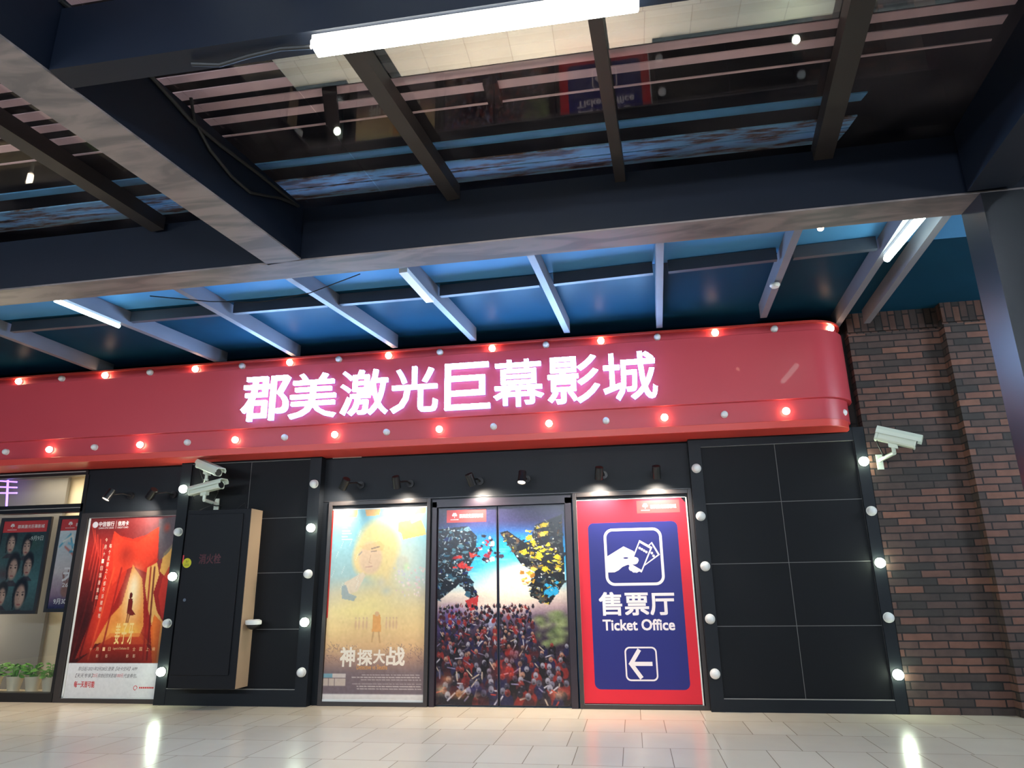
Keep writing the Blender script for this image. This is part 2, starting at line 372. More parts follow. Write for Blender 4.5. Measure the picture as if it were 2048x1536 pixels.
# main front wall, with openings for window and doors
b = MB()
b.box(-7.83, 0, 0, -2.56, .16, 3.2); b.box(-2.56, 0, 2.5, -.70, .16, 3.2); b.box(-.70, 0, 0, 3.0, .16, 3.2); b.box(-12, 0, 3.2, 3.0, .16, 3.24); b.box(-12, 0, 3.22, -7.83, .16, 3.3)
b.box(-7.80, -.012, 2.515, -6.22, 0, 2.53, 1); b.box(-4.1, -.012, 2.555, .82, 0, 2.568, 1)
struct(b.build('wall_back', [M_black, M_blackplastic]))
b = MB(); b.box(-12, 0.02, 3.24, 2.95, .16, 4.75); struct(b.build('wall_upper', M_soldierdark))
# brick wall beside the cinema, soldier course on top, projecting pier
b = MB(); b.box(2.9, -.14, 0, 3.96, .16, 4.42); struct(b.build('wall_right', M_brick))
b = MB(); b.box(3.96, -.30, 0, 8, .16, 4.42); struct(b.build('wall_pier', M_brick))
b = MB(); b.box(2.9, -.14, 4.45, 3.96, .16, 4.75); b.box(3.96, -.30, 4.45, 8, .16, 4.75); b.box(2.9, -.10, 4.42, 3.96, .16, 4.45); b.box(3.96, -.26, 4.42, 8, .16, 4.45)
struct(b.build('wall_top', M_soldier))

def tiled_bay(name, x0, x1, xl, xr, yf, seams_x, seams_z, z0, z1, zt):
    """black tiled bay between two flat posts: posts x0..xl and xr..x1, tiles between"""
    b = MB(); yi = yf+.03
    b.box(x0, yf, 0, xl, 0, zt); b.box(xr, yf, 0, x1, 0, zt)
    b.box(xl, yf+.005, 0, xr, 0, z0); b.box(xl, yf+.005, z1, xr, 0, zt)
    b.box(xl, yi+.004, z0, xr, 0, z1, 2)
    xs = [xl]+seams_x+[xr]; zs = [z0]+seams_z+[z1]; g = .0035
    for a, c in zip(xs[:-1], xs[1:]):
        for d, e in zip(zs[:-1], zs[1:]):
            b.box(a+g, yi, d+g, c-g, yi+.004, e-g, 1)
    b.box(xl, yf+.001, z0-.004, xr, yi+.01, z0+.004, 2); b.box(xl, yf+.008, z1-.003, xr, yi+.01, z1+.003, 2)
    return struct(b.build(name, [M_black, M_tile, M_seam]))
tiled_bay('wall_front_left', -6.225, -4.115, -6.065, -4.28, -.14, [-5.17], [.92, 1.63, 2.35], .2, 3.14, 3.22)
tiled_bay('wall_front_right', .80, 2.905, .95, 2.77, -.14, [1.845], [.92, 1.63, 2.35], .14, 3.06, 3.22)

# ------------------------------------------------------------------ shop window with room behind
b = MB()
b.box(-12, -.02, 0, -7.82, .12, .115); b.box(-12, -.02, 2.55, -7.82, .12, 2.665); b.box(-12, -.02, 3.085, -7.82, .12, 3.22)
b.box(-7.86, -.02, .115, -7.80, .12, 3.085); b.box(-12, -.03, 2.60, -7.86, -.02, 2.612, 1); b.box(-12, -.03, 3.125, -7.86, -.02, 3.14, 1)
wf = struct(b.build('window_1', [M_blackplastic, M_seam]))
b = MB(); b.box(-12, .04, .115, -7.86, .048, 2.55); b.box(-12, .04, 2.665, -7.86, .048, 3.085); struct(b.build('pane', M_pane, wf))
b = MB(); b.box(-13, 1.12, 0, -7.6, 1.22, 3.4); b.box(-7.78, .16, 0, -7.7, 1.12, 3.4); b.box(-13, .1, 3.3, -7.7, 2.3, 3.4, 0); struct(b.build('wall_room', M_cream))
b = MB(); b.box(-13, 1.0, 0, -9.06, 1.06, 3.3); struct(b.build('wall_partition', M_grey))
t = thing('room_fill_lamp', 'added unseen fill lamp standing inside the room, out past the window posters', 'lamp', (-10.6, .62, 0))  # added lamp out of view, fills the dark lower part of the room
b = MB(); b.tube([(-10.6, .62, .5), (-10.6, .62, 2.3)], .05, 12); b.build('tube', M_roomfill, t, True)
b = MB(); b.lathe([(.16, 0), (.16, .03), (.03, .05), (.03, .5)], 18, (-10.6, .62, 0)); b.build('base', M_white, t, True)
b = MB(); b.box(-12, .13, 0, -7.8, .42, .10); struct(b.build('trim_1', M_cream))
t = thing('ceiling_light', 'square glowing ceiling light inside the shop window room', 'light', (-8.9, .6, 3.27))
b = MB(); b.box(-9.6, .35, 3.25, -8.0, .85, 3.30); b.build('light_housing', M_white, t)
b = MB(); b.box(-9.56, .39, 3.243, -8.04, .81, 3.249); b.build('diffuser', M_room, t)
t = thing('led_reflection', 'small purple glow imitating an LED reflection high in the shop window', 'sign', (-9.3, .8, 2.75))  # reflected LED light modelled as glowing strips
b = MB()
for k in range(3): b.tube([onY(0, 962+k*12, .8), onY(34, 964+k*11, .8)], .012, 6)
b.tube([onY(16, 958, .8), onY(13, 1012, .8)], .016, 6); b.build('reflected_glow', M_purple, t)
# potted plants on the window ledge
def plant(x, y, seed, label):
    R = random.Random(seed); t = thing('potted_plant', label, 'plant', (x, y, .10), 'potted plants on the window ledge')
    b = MB(); b._lathe([(0, 0), (.075, 0), (.082, .05), (.105, .17), (.11, .18), (.11, .195), (.095, .195), (.09, .16), (0, .16)], 18, Vector((x, y, .10)), Vector((0, 0, 1)), 0); b.build('pot', M_pot, t, True)
    b = MB()
    for i in range(26):
        a = R.uniform(0, 6.28); r = R.uniform(.03, .11); h = R.uniform(.05, .2); c = Vector((x+.4*r*math.cos(a), y+.4*r*math.sin(a), .26)); e = Vector((x+r*math.cos(a), y+r*math.sin(a)*.8, .26+h))
        b.tube([c, (c+e)/2+Vector((0, 0, .02)), e], .004, 5)
        d = Vector((math.cos(a), math.sin(a), R.uniform(-.5, .4))).normalized(); s = d.cross(Vector((0, 0, 1))).normalized()*R.uniform(.028, .045); L = R.uniform(.07, .12)
        up = Vector((0, 0, .012)); p = [e-d*.01, e+d*L*.35+s-up, e+d*L*.75+s*.7-up, e+d*L, e+d*L*.75-s*.7-up, e+d*L*.35-s-up]; m = e+d*L*.5+up
        for k in range(6): b.poly([p[k], p[(k+1) % 6], m])
    b.build('foliage', M_green, t, fix=False); b = MB(); b.lathe([(.09, 0), (.09, .012)], 16, (x, y, .255)); b.build('soil', M_soil, t)
    return t
for px, sd, lb in ((-16, 1, 'leafy green plant in white pot cut by the frame edge of the window ledge'), (26, 2, 'bushiest leafy plant in white pot on the window ledge'), (63, 3, 'leafy plant in white pot, middle one of the ledge row'), (97, 4, 'small leafy plant in white pot beside the window post')):
    p = onY(px, 1382, .27); plant(p.x, .27, sd, lb)

# ------------------------------------------------------------------ doors
dk = struct(MB().build('door_1', M_frame)) if False else None
b = MB(); b.box(-2.56, -.03, 0, -2.50, .14, 2.5); b.box(-.80, -.03, 0, -.72, .14, 2.5); b.box(-2.56, -.03, 2.43, -.72, .14, 2.53)
M_door = mat('dark_plum_door_frame', (40, 30, 40), .35); door = struct(b.build('door_1', M_door))
DX0, DXM, DX1, DZ0, DZ1 = -2.495, -1.691, -.805, .015, 2.425

# busy battle scene: shards of metal, small helmeted crowd, storm light (generic)
def scale_q(ox, oy, k): return lambda x, y: (ox+x/k, oy+y/k)
P = Paint(220, 320, (768, 345, 1500, 1480))
P.vgrad([(345, (34, 30, 58)), (430, (52, 48, 96)), (490, (40, 84, 150)), (560, (28, 140, 206)), (690, (50, 170, 222)), (790, (150, 205, 224)), (860, (216, 206, 190)), (930, (176, 152, 150)), (1000, (92, 74, 96)), (1100, (44, 32, 50)), (1480, (36, 24, 28))])
P.ell(840, 420, 200, 90, (44, 34, 84), .5, 1.); P.ell(1300, 400, 240, 110, (40, 34, 66), .6, 1.)
P.ell(1210, 800, 260, 170, (255, 244, 206), 1., 1.); P.ell(1240, 720, 180, 50, (240, 246, 240), .8, 1., -.25); P.ell(1060, 930, 260, 70, (232, 214, 196), .8, 1.)
for _ in range(14):
    x = RNG.uniform(950, 1230); y = RNG.uniform(560, 760); P.ell(x, y, RNG.uniform(30, 80), RNG.uniform(6, 14), (170, 220, 240), .45, 1.)
def shards(n, fn, cols, smin, smax):
    for _ in range(n):
        x, y = fn(); r = RNG.uniform(smin, smax); a0 = RNG.uniform(0, 6.28); k = int(RNG.integers(3, 6)); el = RNG.uniform(.3, 1)
        pts = [(x+r*math.cos(a0+6.28*i/k)*RNG.uniform(.6, 1.2), y+r*el*math.sin(a0+6.28*i/k)*RNG.uniform(.6, 1.2)) for i in range(k)]
        P.poly(pts, cols[int(RNG.integers(0, len(cols)))])
DK = [(14, 16, 24), (22, 26, 36), (18, 30, 44), (30, 44, 58), (12, 12, 16)]
P.poly([(768, 470), (940, 455), (1000, 520), (990, 640), (940, 740), (1010, 880), (970, 900), (900, 800), (850, 840), (800, 880), (768, 900)], (18, 22, 32))
def reg(poly):
    xs = [p[0] for p in poly]; ys = [p[1] for p in poly]
    def inside(x, y):
        c = False
        for i in range(len(poly)):
            (x0, y0), (x1, y1) = poly[i], poly[(i+1) % len(poly)]
            if (y0 > y) != (y1 > y) and x < (x1-x0)*(y-y0)/(y1-y0)+x0: c = not c
        return c
    def f():
        while True:
            x, y = RNG.uniform(min(xs), max(xs)), RNG.uniform(min(ys), max(ys))
            if inside(x, y): return x, y
    return f
LM = reg([(768, 470), (940, 455), (1000, 520), (990, 640), (940, 740), (1010, 880), (970, 900), (900, 800), (850, 840), (800, 880), (768, 900)])
shards(150, LM, DK+[(44, 84, 104), (70, 110, 126), (96, 132, 148), (20, 34, 80)], 8, 30); shards(46, LM, [(190, 206, 214), (130, 164, 180), (214, 220, 220), (40, 60, 120)], 3, 10)
shards(12, reg([(860, 640), (980, 620), (960, 720), (850, 730)]), [(176, 40, 40), (206, 58, 48), (140, 26, 34)], 12, 34)
shards(30, reg([(990, 520), (1070, 510), (1150, 640), (1060, 700), (1010, 640)]), [(230, 226, 224), (140, 40, 52), (60, 50, 66), (190, 196, 206), (26, 24, 34)], 8, 24)
RM = reg([(1180, 500), (1290, 560), (1330, 460), (1480, 420), (1490, 800), (1390, 930), (1290, 880), (1300, 740), (1200, 640), (1120, 510)])
P.poly([(1120, 500), (1165, 490), (1290, 580), (1330, 460), (1488, 400), (1492, 800), (1400, 930), (1290, 880), (1320, 740), (1240, 690)], (20, 20, 24))
shards(160, RM, DK+[(46, 50, 48), (64, 66, 60), (84, 60, 40), (30, 50, 52)], 8, 28); shards(34, RM, [(200, 206, 200), (150, 160, 150), (226, 226, 214)], 3, 9)
shards(46, reg([(1290, 470), (1400, 450), (1430, 640), (1480, 660), (1485, 780), (1330, 700), (1230, 640)]), [(222, 200, 40), (196, 172, 30), (240, 224, 80), (166, 136, 24)], 8, 30)
shards(16, reg([(1240, 740), (1330, 700), (1300, 880), (1260, 900)]), [(196, 150, 50), (160, 110, 40), (216, 180, 80)], 8, 26); shards(8, reg([(1370, 790), (1470, 800), (1450, 880), (1380, 890)]), [(40, 150, 196), (90, 190, 220)], 14, 34)
P.ell(1180, 810, 130, 70, (255, 240, 190), .5, 1.)
P.poly([(930, 900), (1010, 870), (1000, 950), (960, 960)], (168, 44, 44)); P.ell(860, 960, 120, 60, (90, 66, 140), .7, 1.); P.ell(840, 1050, 130, 110, (52, 40, 120), .8, 1.); P.ell(1080, 1010, 60, 90, (190, 206, 236), .8, 1.); P.ell(1200, 960, 150, 50, (214, 190, 190), .5, 1.)
# mossy green rock
for _ in range(40):
    a = RNG.uniform(0, 6.28); q = RNG.uniform(0, 1)**.5; P.ell(1410+85*q*math.cos(a), 1060+100*q*math.sin(a), RNG.uniform(30, 60), RNG.uniform(20, 44), [(96, 112, 70), (140, 154, 98), (70, 82, 52), (160, 172, 114)][int(RNG.integers(0, 4))], .7, 1.)
# crowd of small helmeted people
rows = [(930+i*26, 7+i*1.15) for i in range(20)]
for y, r in rows:
    n = int(720/(r*2.6))
    for i in range(n):
        x = 775+720*(i+RNG.uniform(.1, .9))/n; yy = y+RNG.uniform(-12, 12)
        if 1310 < x < 1500 and yy < 1150: continue
        body = [(24, 20, 30), (40, 30, 40), (60, 24, 30), (120, 36, 34), (30, 28, 60), (18, 14, 20)][int(RNG.integers(0, 6))]
        P.ell(x, yy+r*1.7, r*1.2, r*1.7, body, .95, .15, RNG.uniform(-.6, .6))
        P.ell(x, yy, r*.62, r*.78, [(56, 52, 68), (104, 100, 116), (34, 30, 42), (140, 136, 148), (120, 44, 40), (150, 110, 92)][int(RNG.integers(0, 6))], .95, .2)
        P.ell(x, yy+r*.35, r*.5, r*.42, (20, 16, 22), .85, .5); P.ell(x-r*.2, yy-r*.4, r*.3, r*.22, (190, 186, 200), .55, .6)
        if RNG.uniform() < .42:
            a = RNG.uniform(0, 6.28); P.line([(x, yy+r), (x+r*2*math.cos(a), yy+r+r*2*math.sin(a))], max(1.6, r*.2), [(196, 190, 200), (130, 120, 150), (170, 56, 46), (190, 170, 150)][int(RNG.integers(0, 4))], .7)
for x, y, rx, ry, c in ((800, 1400, 60, 50, (250, 226, 170)), (830, 1340, 50, 40, (236, 150, 90)), (1150, 1300, 100, 60, (196, 50, 40)), (1010, 1400, 90, 40, (70, 56, 110)), (1440, 1420, 70, 40, (226, 170, 130)), (900, 1430, 80, 30, (180, 120, 60)), (1180, 1200, 70, 60, (150, 36, 36)), (1060, 1440, 40, 40, (20, 14, 24))): P.ell(x, y, rx, ry, c, .6, 1.)
P.noise(5, 120)
for _ in range(60): P.ell(RNG.uniform(770, 1500), RNG.uniform(1150, 1480), RNG.uniform(20, 60), RNG.uniform(12, 30), (22, 14, 20), .5, 1.)
for f, n in ((LM, 190), (RM, 190)):
    for _ in range(n):
        x, y = f(); a = RNG.uniform(0, 6.28); l = RNG.uniform(6, 22); P.line([(x, y), (x+l*math.cos(a), y+l*math.sin(a))], RNG.uniform(1.8, 3.6), [(14, 16, 22), (20, 26, 36), (60, 96, 112), (110, 136, 146), (28, 40, 52), (170, 182, 184)][int(RNG.integers(0, 6))] if f is LM else [(14, 14, 16), (24, 24, 26), (90, 92, 84), (40, 44, 44), (206, 184, 50), (150, 150, 140)][int(RNG.integers(0, 6))], .85)
DOORIMG = P.im.copy(); cut = int(round((DXM-DX0)/(DX1-DX0)*(P.w-1)))
def header(A, x0, z0, x1, z1, y, col=(206, 60, 58)):
    """red strip with the cinema name and a small flower mark"""
    flat(A, [(x0, z0), (x1, z0), (x1, z1), (x0, z1)], y, col); w, h = x1-x0, z1-z0
    A.text('郡美激光巨幕影城', x0+.32*w, z0+.34*h, x0+.92*w, z0+.66*h, y-.0005, (240, 230, 226), .012)
    cx, cz, r = x0+.2*w, z0+.58*h, .15*h
    for k in range(4):
        a = math.radians(45+60*k-45); flat(A, [(cx+r*.8*math.cos(a)+r*.62*math.cos(i*.785), cz+r*.8*math.sin(a)+r*.62*math.sin(i*.785)) for i in range(8)], y-.0005-.0001*k, (240, 230, 226))
    flat(A, [(cx-r*.12, cz-r*1.5), (cx+r*.12, cz-r*1.5), (cx+r*.12, cz), (cx-r*.12, cz)], y-.0005, (240, 230, 226))
    for k in range(7): flat(A, [(cx-.1*w+.03*w*k, z0+.2*h), (cx-.08*w+.03*w*k, z0+.2*h), (cx-.08*w+.03*w*k, z0+.26*h), (cx-.1*w+.03*w*k, z0+.26*h)], y-.0005, (240, 226, 222))
for x0, x1, im, hd in ((DX0, DXM-.006, DOORIMG[:, :cut+1], True), (DXM+.006, DX1, DOORIMG[:, cut:], False)):
    b = MB(); b.box(x0, .02, DZ0, x1, .07, DZ1); leaf = struct(b.build('door_leaf', M_door, door, bevel=.003))
    A = Art(); A.grid(x0+.012, DZ0+.01, x1-.012, DZ1-.015, .017, im)
    if hd:
        p = onY(893, 1022); q = onY(972, 1043); header(A, p.x, q.z, q.x, p.z+.01, .0155)
    A.build('printed_film', M_printgloss, leaf); leaf['kind'] = 'structure'

# ------------------------------------------------------------------ posters on the wall
def poster_frame(x0, z0, x1, z1, w, d, t, m=M_frame, y=0.):
    b = MB(); b.box(x0, y-d, z0, x0+w, y, z1); b.box(x1-w, y-d, z0, x1, y, z1); b.box(x0+w, y-d, z0, x1-w, y, z0+w); b.box(x0+w, y-d, z1-w, x1-w, y, z1)
    return b.build('frame', m, t, bevel=.004)
def edge_strip(x0, z0, x1, z1, w, y, t):
    b = MB(); b.box(x0, y-.004, z0, x0+w, y, z1); b.box(x1-w, y-.004, z0, x1, y, z1); b.box(x0, y-.004, z0, x1, y, z0+w); b.box(x0, y-.004, z1-w*.4, x1, y, z1)
    return b.build('edge_strip', M_white, t)

# --- ticket office sign
t = thing('ticket_sign', 'tall red and blue ticket office sign with a hand icon and arrow', 'sign', (.05, -.02, 0))
poster_frame(-.70, 0, .80, 2.55, .05, .035, t); edge_strip(-.665, .035, .735, 2.46, .016, -.012, t)
A = Art(); RED, BLU, WHT = (216, 34, 52), (34, 38, 112), (238, 226, 224)
Y0 = -.0135
flat(A, [(-.65, .06), (.72, .06), (.72, 2.38), (.66, 2.455), (-.65, 2.455)], Y0, RED)
def tp(x, y): return onY(1120+x/2.7676, 880+y/2.7676)     # a point of the sign face as measured on the photograph
a, c = tp(153, 455), tp(722, 1385); a2, c2 = tp(648, 455), tp(195, 1378)
bx0, bx1, bz0, bz1 = (a.x+c2.x)/2, (a2.x+c.x)/2, (c.z+c2.z)/2, (a.z+a2.z)/2
flat(A, rrect(bx0, bz0, bx1, bz1, .07), Y0-.0005, BLU)
ix0, ix1, iz1, iz0 = (tp(247, 640).x+0), tp(571, 640).x, tp(400, 488).z, tp(400, 806).z
w = .033; ring(A, rrect(ix0, iz0, ix1, iz1, .11, 8), rrect(ix0+w, iz0+w, ix1-w, iz1-w, .08, 8), Y0-.001, WHT)
def tz(x, y): return onY(1120+x/5.12, 880+y/5.12)      # same face, measured on a closer view
def disc(x, y, rx, ry, yy, col):
    p = tz(x, y); k0 = 1/5.12/150; flat(A, [(p.x+rx*k0*math.cos(k*.449), p.z+ry*k0*math.sin(k*.449)) for k in range(14)], yy, col)
for i, (x, y, r) in enumerate(((734, 1312, 28), (758, 1334, 22), (782, 1338, 20), (802, 1330, 18))): disc(x, y, r, r, Y0-.0009-.00003*i, WHT)
def ticket(pts, y, dots):
    q = [tz(*k) for k in pts]; o = [(k.x, k.z) for k in q]; cx = sum(k[0] for k in o)/4; cz = sum(k[1] for k in o)/4
    inn = [(cx+(k[0]-cx)*.8, cz+(k[1]-cz)*.84) for k in o]; flat(A, inn, y, BLU); ring(A, o, inn, y-.0001, WHT)
    for dx, dy in dots: disc(dx, dy, 12, 12, y-.0003, WHT)
ticket([(940, 1043), (1022, 1175), (862, 1292), (830, 1150)], Y0-.0012, [(940, 1158), (957, 1187)])
ticket([(812, 1025), (946, 1098), (836, 1358), (706, 1285)], Y0-.0017, [(815, 1107), (838, 1120), (861, 1134), (884, 1147)])
H = [(480, 1195), (650, 1090), (752, 1138), (768, 1166), (752, 1196), (778, 1200), (800, 1212), (806, 1236), (792, 1264), (770, 1274), (690, 1279), (640, 1300), (600, 1335), (560, 1355), (494, 1357)]
flat(A, [(p.x, p.z) for p in (tz(*q) for q in H)], Y0-.0023, WHT); disc(674, 1209, 24, 8, Y0-.0026, BLU)
p, q = tp(213, 833), tp(640, 969); A.text('售票厅', (p.x+tp(218, 960).x)/2, q.z, q.x-.0, p.z-.02, Y0-.001, WHT, .028)
p, q = tp(235, 993), tp(638, 1053); A.text('Ticket Office', p.x, q.z, q.x, p.z, Y0-.001, WHT, .034)
ax0, ax1, az1, az0 = tp(361, 1240).x, tp(540, 1240).x, tp(440, 1144).z, tp(450, 1334).z
ring(A, rrect(ax0, az0, ax1, az1, .06), rrect(ax0+.018, az0+.018, ax1-.018, az1-.018, .045), Y0-.001, WHT)
def stroke(p0, p1, w, yy):
    d = Vector((p1[0]-p0[0], p1[1]-p0[1])).normalized()*w/2; n = (-d.y, d.x); flat(A, [(p0[0]-n[0], p0[1]-n[1]), (p1[0]-n[0], p1[1]-n[1]), (p1[0]+n[0], p1[1]+n[1]), (p0[0]+n[0], p0[1]+n[1])], yy, WHT)
cz = (az0+az1)/2; T = (tp(394, 1238).x, cz); stroke((T[0], cz), (tp(512, 1240).x, cz), .046, Y0-.001)
for s_, e in ((1, tp(440, 1182)), (-1, tp(452, 1296))): stroke((T[0]-.012, cz-.016*s_), (e.x, cz+s_*.16), .048, Y0-.0012-.0001*s_)
p, q = tp(422, 338), tp(664, 400); header(A, p.x, q.z, q.x, p.z, Y0-.0008, (214, 70, 70))
A.build('printed_sheet', M_print, t)

# --- yellow raincoat poster, its overexposure painted into pale print colours
t = thing('movie_poster', 'movie poster of a figure in a yellow raincoat, pale from painted-in overexposure', 'poster', (-3.3, -.02, 0), 'movie posters')
poster_frame(-4.02, 0, -2.585, 2.55, .05, .035, t)
P = Paint(150, 250, (128, 368, 700, 1450))
P.vgrad([(368, (150, 202, 214)), (520, (140, 196, 208)), (760, (170, 200, 196)), (860, (206, 196, 170)), (960, (232, 206, 150)), (1060, (236, 200, 140)), (1160, (222, 178, 128)), (1230, (176, 138, 116)), (1300, (124, 104, 104)), (1410, (116, 100, 104)), (1416, (222, 214, 206)), (1450, (206, 196, 190))])
P.ell(560, 700, 190, 260, (242, 238, 210), .9, 1.); P.ell(400, 900, 330, 160, (246, 224, 150), .8, 1.); P.ell(330, 960, 200, 80, (250, 230, 150), .6, 1.)
for x, y, rx in ((235, 392, 46), (372, 386, 46), (520, 382, 50), (655, 384, 36)): P.poly([(x-rx, 372), (x+rx, 372), (x+rx*.9, y+20), (x-rx*.8, y+24)], (240, 190, 130))
P.poly([(530, 452), (600, 440), (606, 462), (664, 440), (690, 500), (694, 530), (560, 556), (550, 520), (528, 506)], (238, 194, 124))
P.ell(410, 610, 150, 200, (234, 214, 150), 1., .3); P.ell(330, 660, 80, 120, (234, 208, 146), 1., .35); P.ell(470, 760, 110, 160, (240, 214, 150), .9, .8)
P.ell(425, 560, 110, 150, (226, 210, 140), .7, .5); P.ell(370, 660, 78, 106, (228, 196, 160), 1., .25); P.poly([(300, 590), (420, 560), (452, 590), (440, 620), (330, 610)], (222, 190, 128), .5)
P.line([(375, 605), (420, 594)], 5, (140, 118, 104), .8); P.line([(372, 622), (404, 618)], 3.5, (130, 108, 100), .7); P.line([(300, 640), (316, 622)], 5, (150, 140, 140), .6); P.line([(345, 712), (382, 708)], 4, (196, 150, 130), .8); P.line([(372, 640), (362, 684), (376, 690)], 3, (206, 166, 136), .7)
P.poly([(220, 800), (330, 740), (345, 760), (300, 850), (240, 870)], (226, 206, 178), .95); P.poly([(205, 820), (232, 812), (250, 860), (300, 880), (280, 905), (210, 890)], (150, 166, 170), .8)
P.ell(560, 690, 42, 50, (214, 214, 190), .8, .3); P.ell(585, 715, 26, 34, (206, 240, 176), .8, .6); P.ell(440, 800, 34, 44, (214, 206, 190), .6, .5); P.ell(470, 850, 50, 40, (190, 200, 196), .6, .5)
for _ in range(60): P.ell(RNG.uniform(510, 690), RNG.uniform(720, 880), RNG.uniform(4, 14), RNG.uniform(4, 12), [(226, 196, 190), (246, 226, 214), (214, 210, 214)][int(RNG.integers(0, 3))], .5, .4)
for x in (300, 320, 344, 364, 478, 498, 518, 536):
    P.ell(x, 1038, 8, 34, (222, 180, 136), .8, .4); P.ell(x, 1002, 5, 7, (216, 176, 140), .8, .4)
P.poly([(400, 985), (442, 985), (450, 1080), (396, 1080)], (232, 166, 96)); P.ell(422, 978, 14, 14, (226, 180, 130)); P.line([(405, 1080), (398, 1132)], 6, (206, 160, 110)); P.line([(436, 1080), (444, 1136)], 6, (206, 160, 110))
for _ in range(150):
    x = RNG.uniform(130, 320) if RNG.uniform() < .5 else RNG.uniform(480, 696); y = RNG.uniform(1150, 1260); P.line([(x, y), (x+RNG.uniform(-26, 26), y-RNG.uniform(4, 24))], 1.6, (138, 108, 100), .6)
for _ in range(10):
    x = RNG.uniform(150, 320); y = RNG.uniform(480, 800); P.line([(x, y), (x-16, y+44)], 1.6, (236, 236, 226), .5)
for i, y in enumerate(range(1300, 1385, 12)):
    x = 290+RNG.uniform(0, 60)
    while x < 680:
        w = RNG.uniform(6, 24); P.line([(x, y), (min(x+w, 684), y)], 2.2, (206, 190, 180), .7); x += w+RNG.uniform(4, 8)
for i, (y, w) in enumerate(((440, 30), (462, 48), (478, 30), (496, 46), (512, 56), (530, 32), (546, 60))): P.line([(192, y), (192+w, y)], 3.4 if i in (1, 3, 5) else 1.8, (236, 228, 222), .8)
P.poly([(128, 1303), (180, 1303), (180, 1326), (128, 1326)], (120, 160, 170)); P.poly([(181, 1303), (258, 1303), (258, 1326), (181, 1326)], (206, 190, 180))
for k in range(4): P.poly([(128+k*33, 1332), (158+k*33, 1332), (158+k*33, 1370), (128+k*33, 1370)], (196, 176, 160))
P.noise(3, 60)
A = Art(); gx0, gx1, gz0, gz1 = -3.965, -2.635, .055, 2.44; A.grid(gx0, gz0, gx1, gz1, -.006, P.im)
def q2(x, y): return gx0+(x-128)/572*(gx1-gx0), gz1-(y-368)/1082*(gz1-gz0)
for s, x0, x1, y0, y1 in (('神', 218, 305, 1160, 1268), ('探', 318, 405, 1172, 1262), ('大', 410, 478, 1175, 1250), ('战', 484, 590, 1160, 1262)):
    l, tz = q2(x0, y0); r, bz = q2(x1, y1); A.text(s, l, bz, r, tz, -.0065, (240, 226, 206), .03)
l, tz = q2(318, 1256); r, bz = q2(492, 1282); A.text('Detective vs Sleuths', l, bz, r, tz, -.0068, (230, 160, 70), .0)
flat(A, [(gx0-.01, 1.05), (gx0+.012, 1.05), (gx0+.012, gz1), (gx0-.01, gz1)], -.0062, (206, 50, 44))
A.build('printed_sheet', M_print, t)
b = MB(); b.box(gx0, -.012, .05, gx1, -.004, .075); b.build('clip_rail', M_white, t); b = MB(); b.box(gx0, -.012, 2.44, gx1, -.004, 2.452); b.build('clip_rail', M_white, t)

# --- red animated film poster beside the window
t = thing('movie_poster', 'deep red movie poster with a robed figure and glowing doorway', 'poster', (-7, -.02, 0), 'movie posters')
b = MB(); b.box(-7.80, -.035, 0, -7.70, 0, 2.515); b.box(-7.70, -.035, 0, -6.22, 0, .055); b.box(-7.70, -.035, 2.45, -6.22, 0, 2.515); b.build('frame', M_frame, t, bevel=.004)
gx0, gx1, gz0, gz1 = -7.66, -6.235, .07, 2.445
P = Paint(160, 250, (0, 0, 100, 100))           # frame of the sheet in percent
P.vgrad([(0, (120, 44, 44)), (20, (150, 34, 30)), (45, (150, 28, 24)), (65, (170, 40, 26)), (75, (96, 18, 16)), (82.2, (70, 14, 14)), (82.3, (222, 222, 222)), (100, (214, 214, 212))])
top = P.Y < 82.2
def masked(fn):
    k = P.im.copy(); fn(); P.im = np.where(top[..., None], P.im, k)
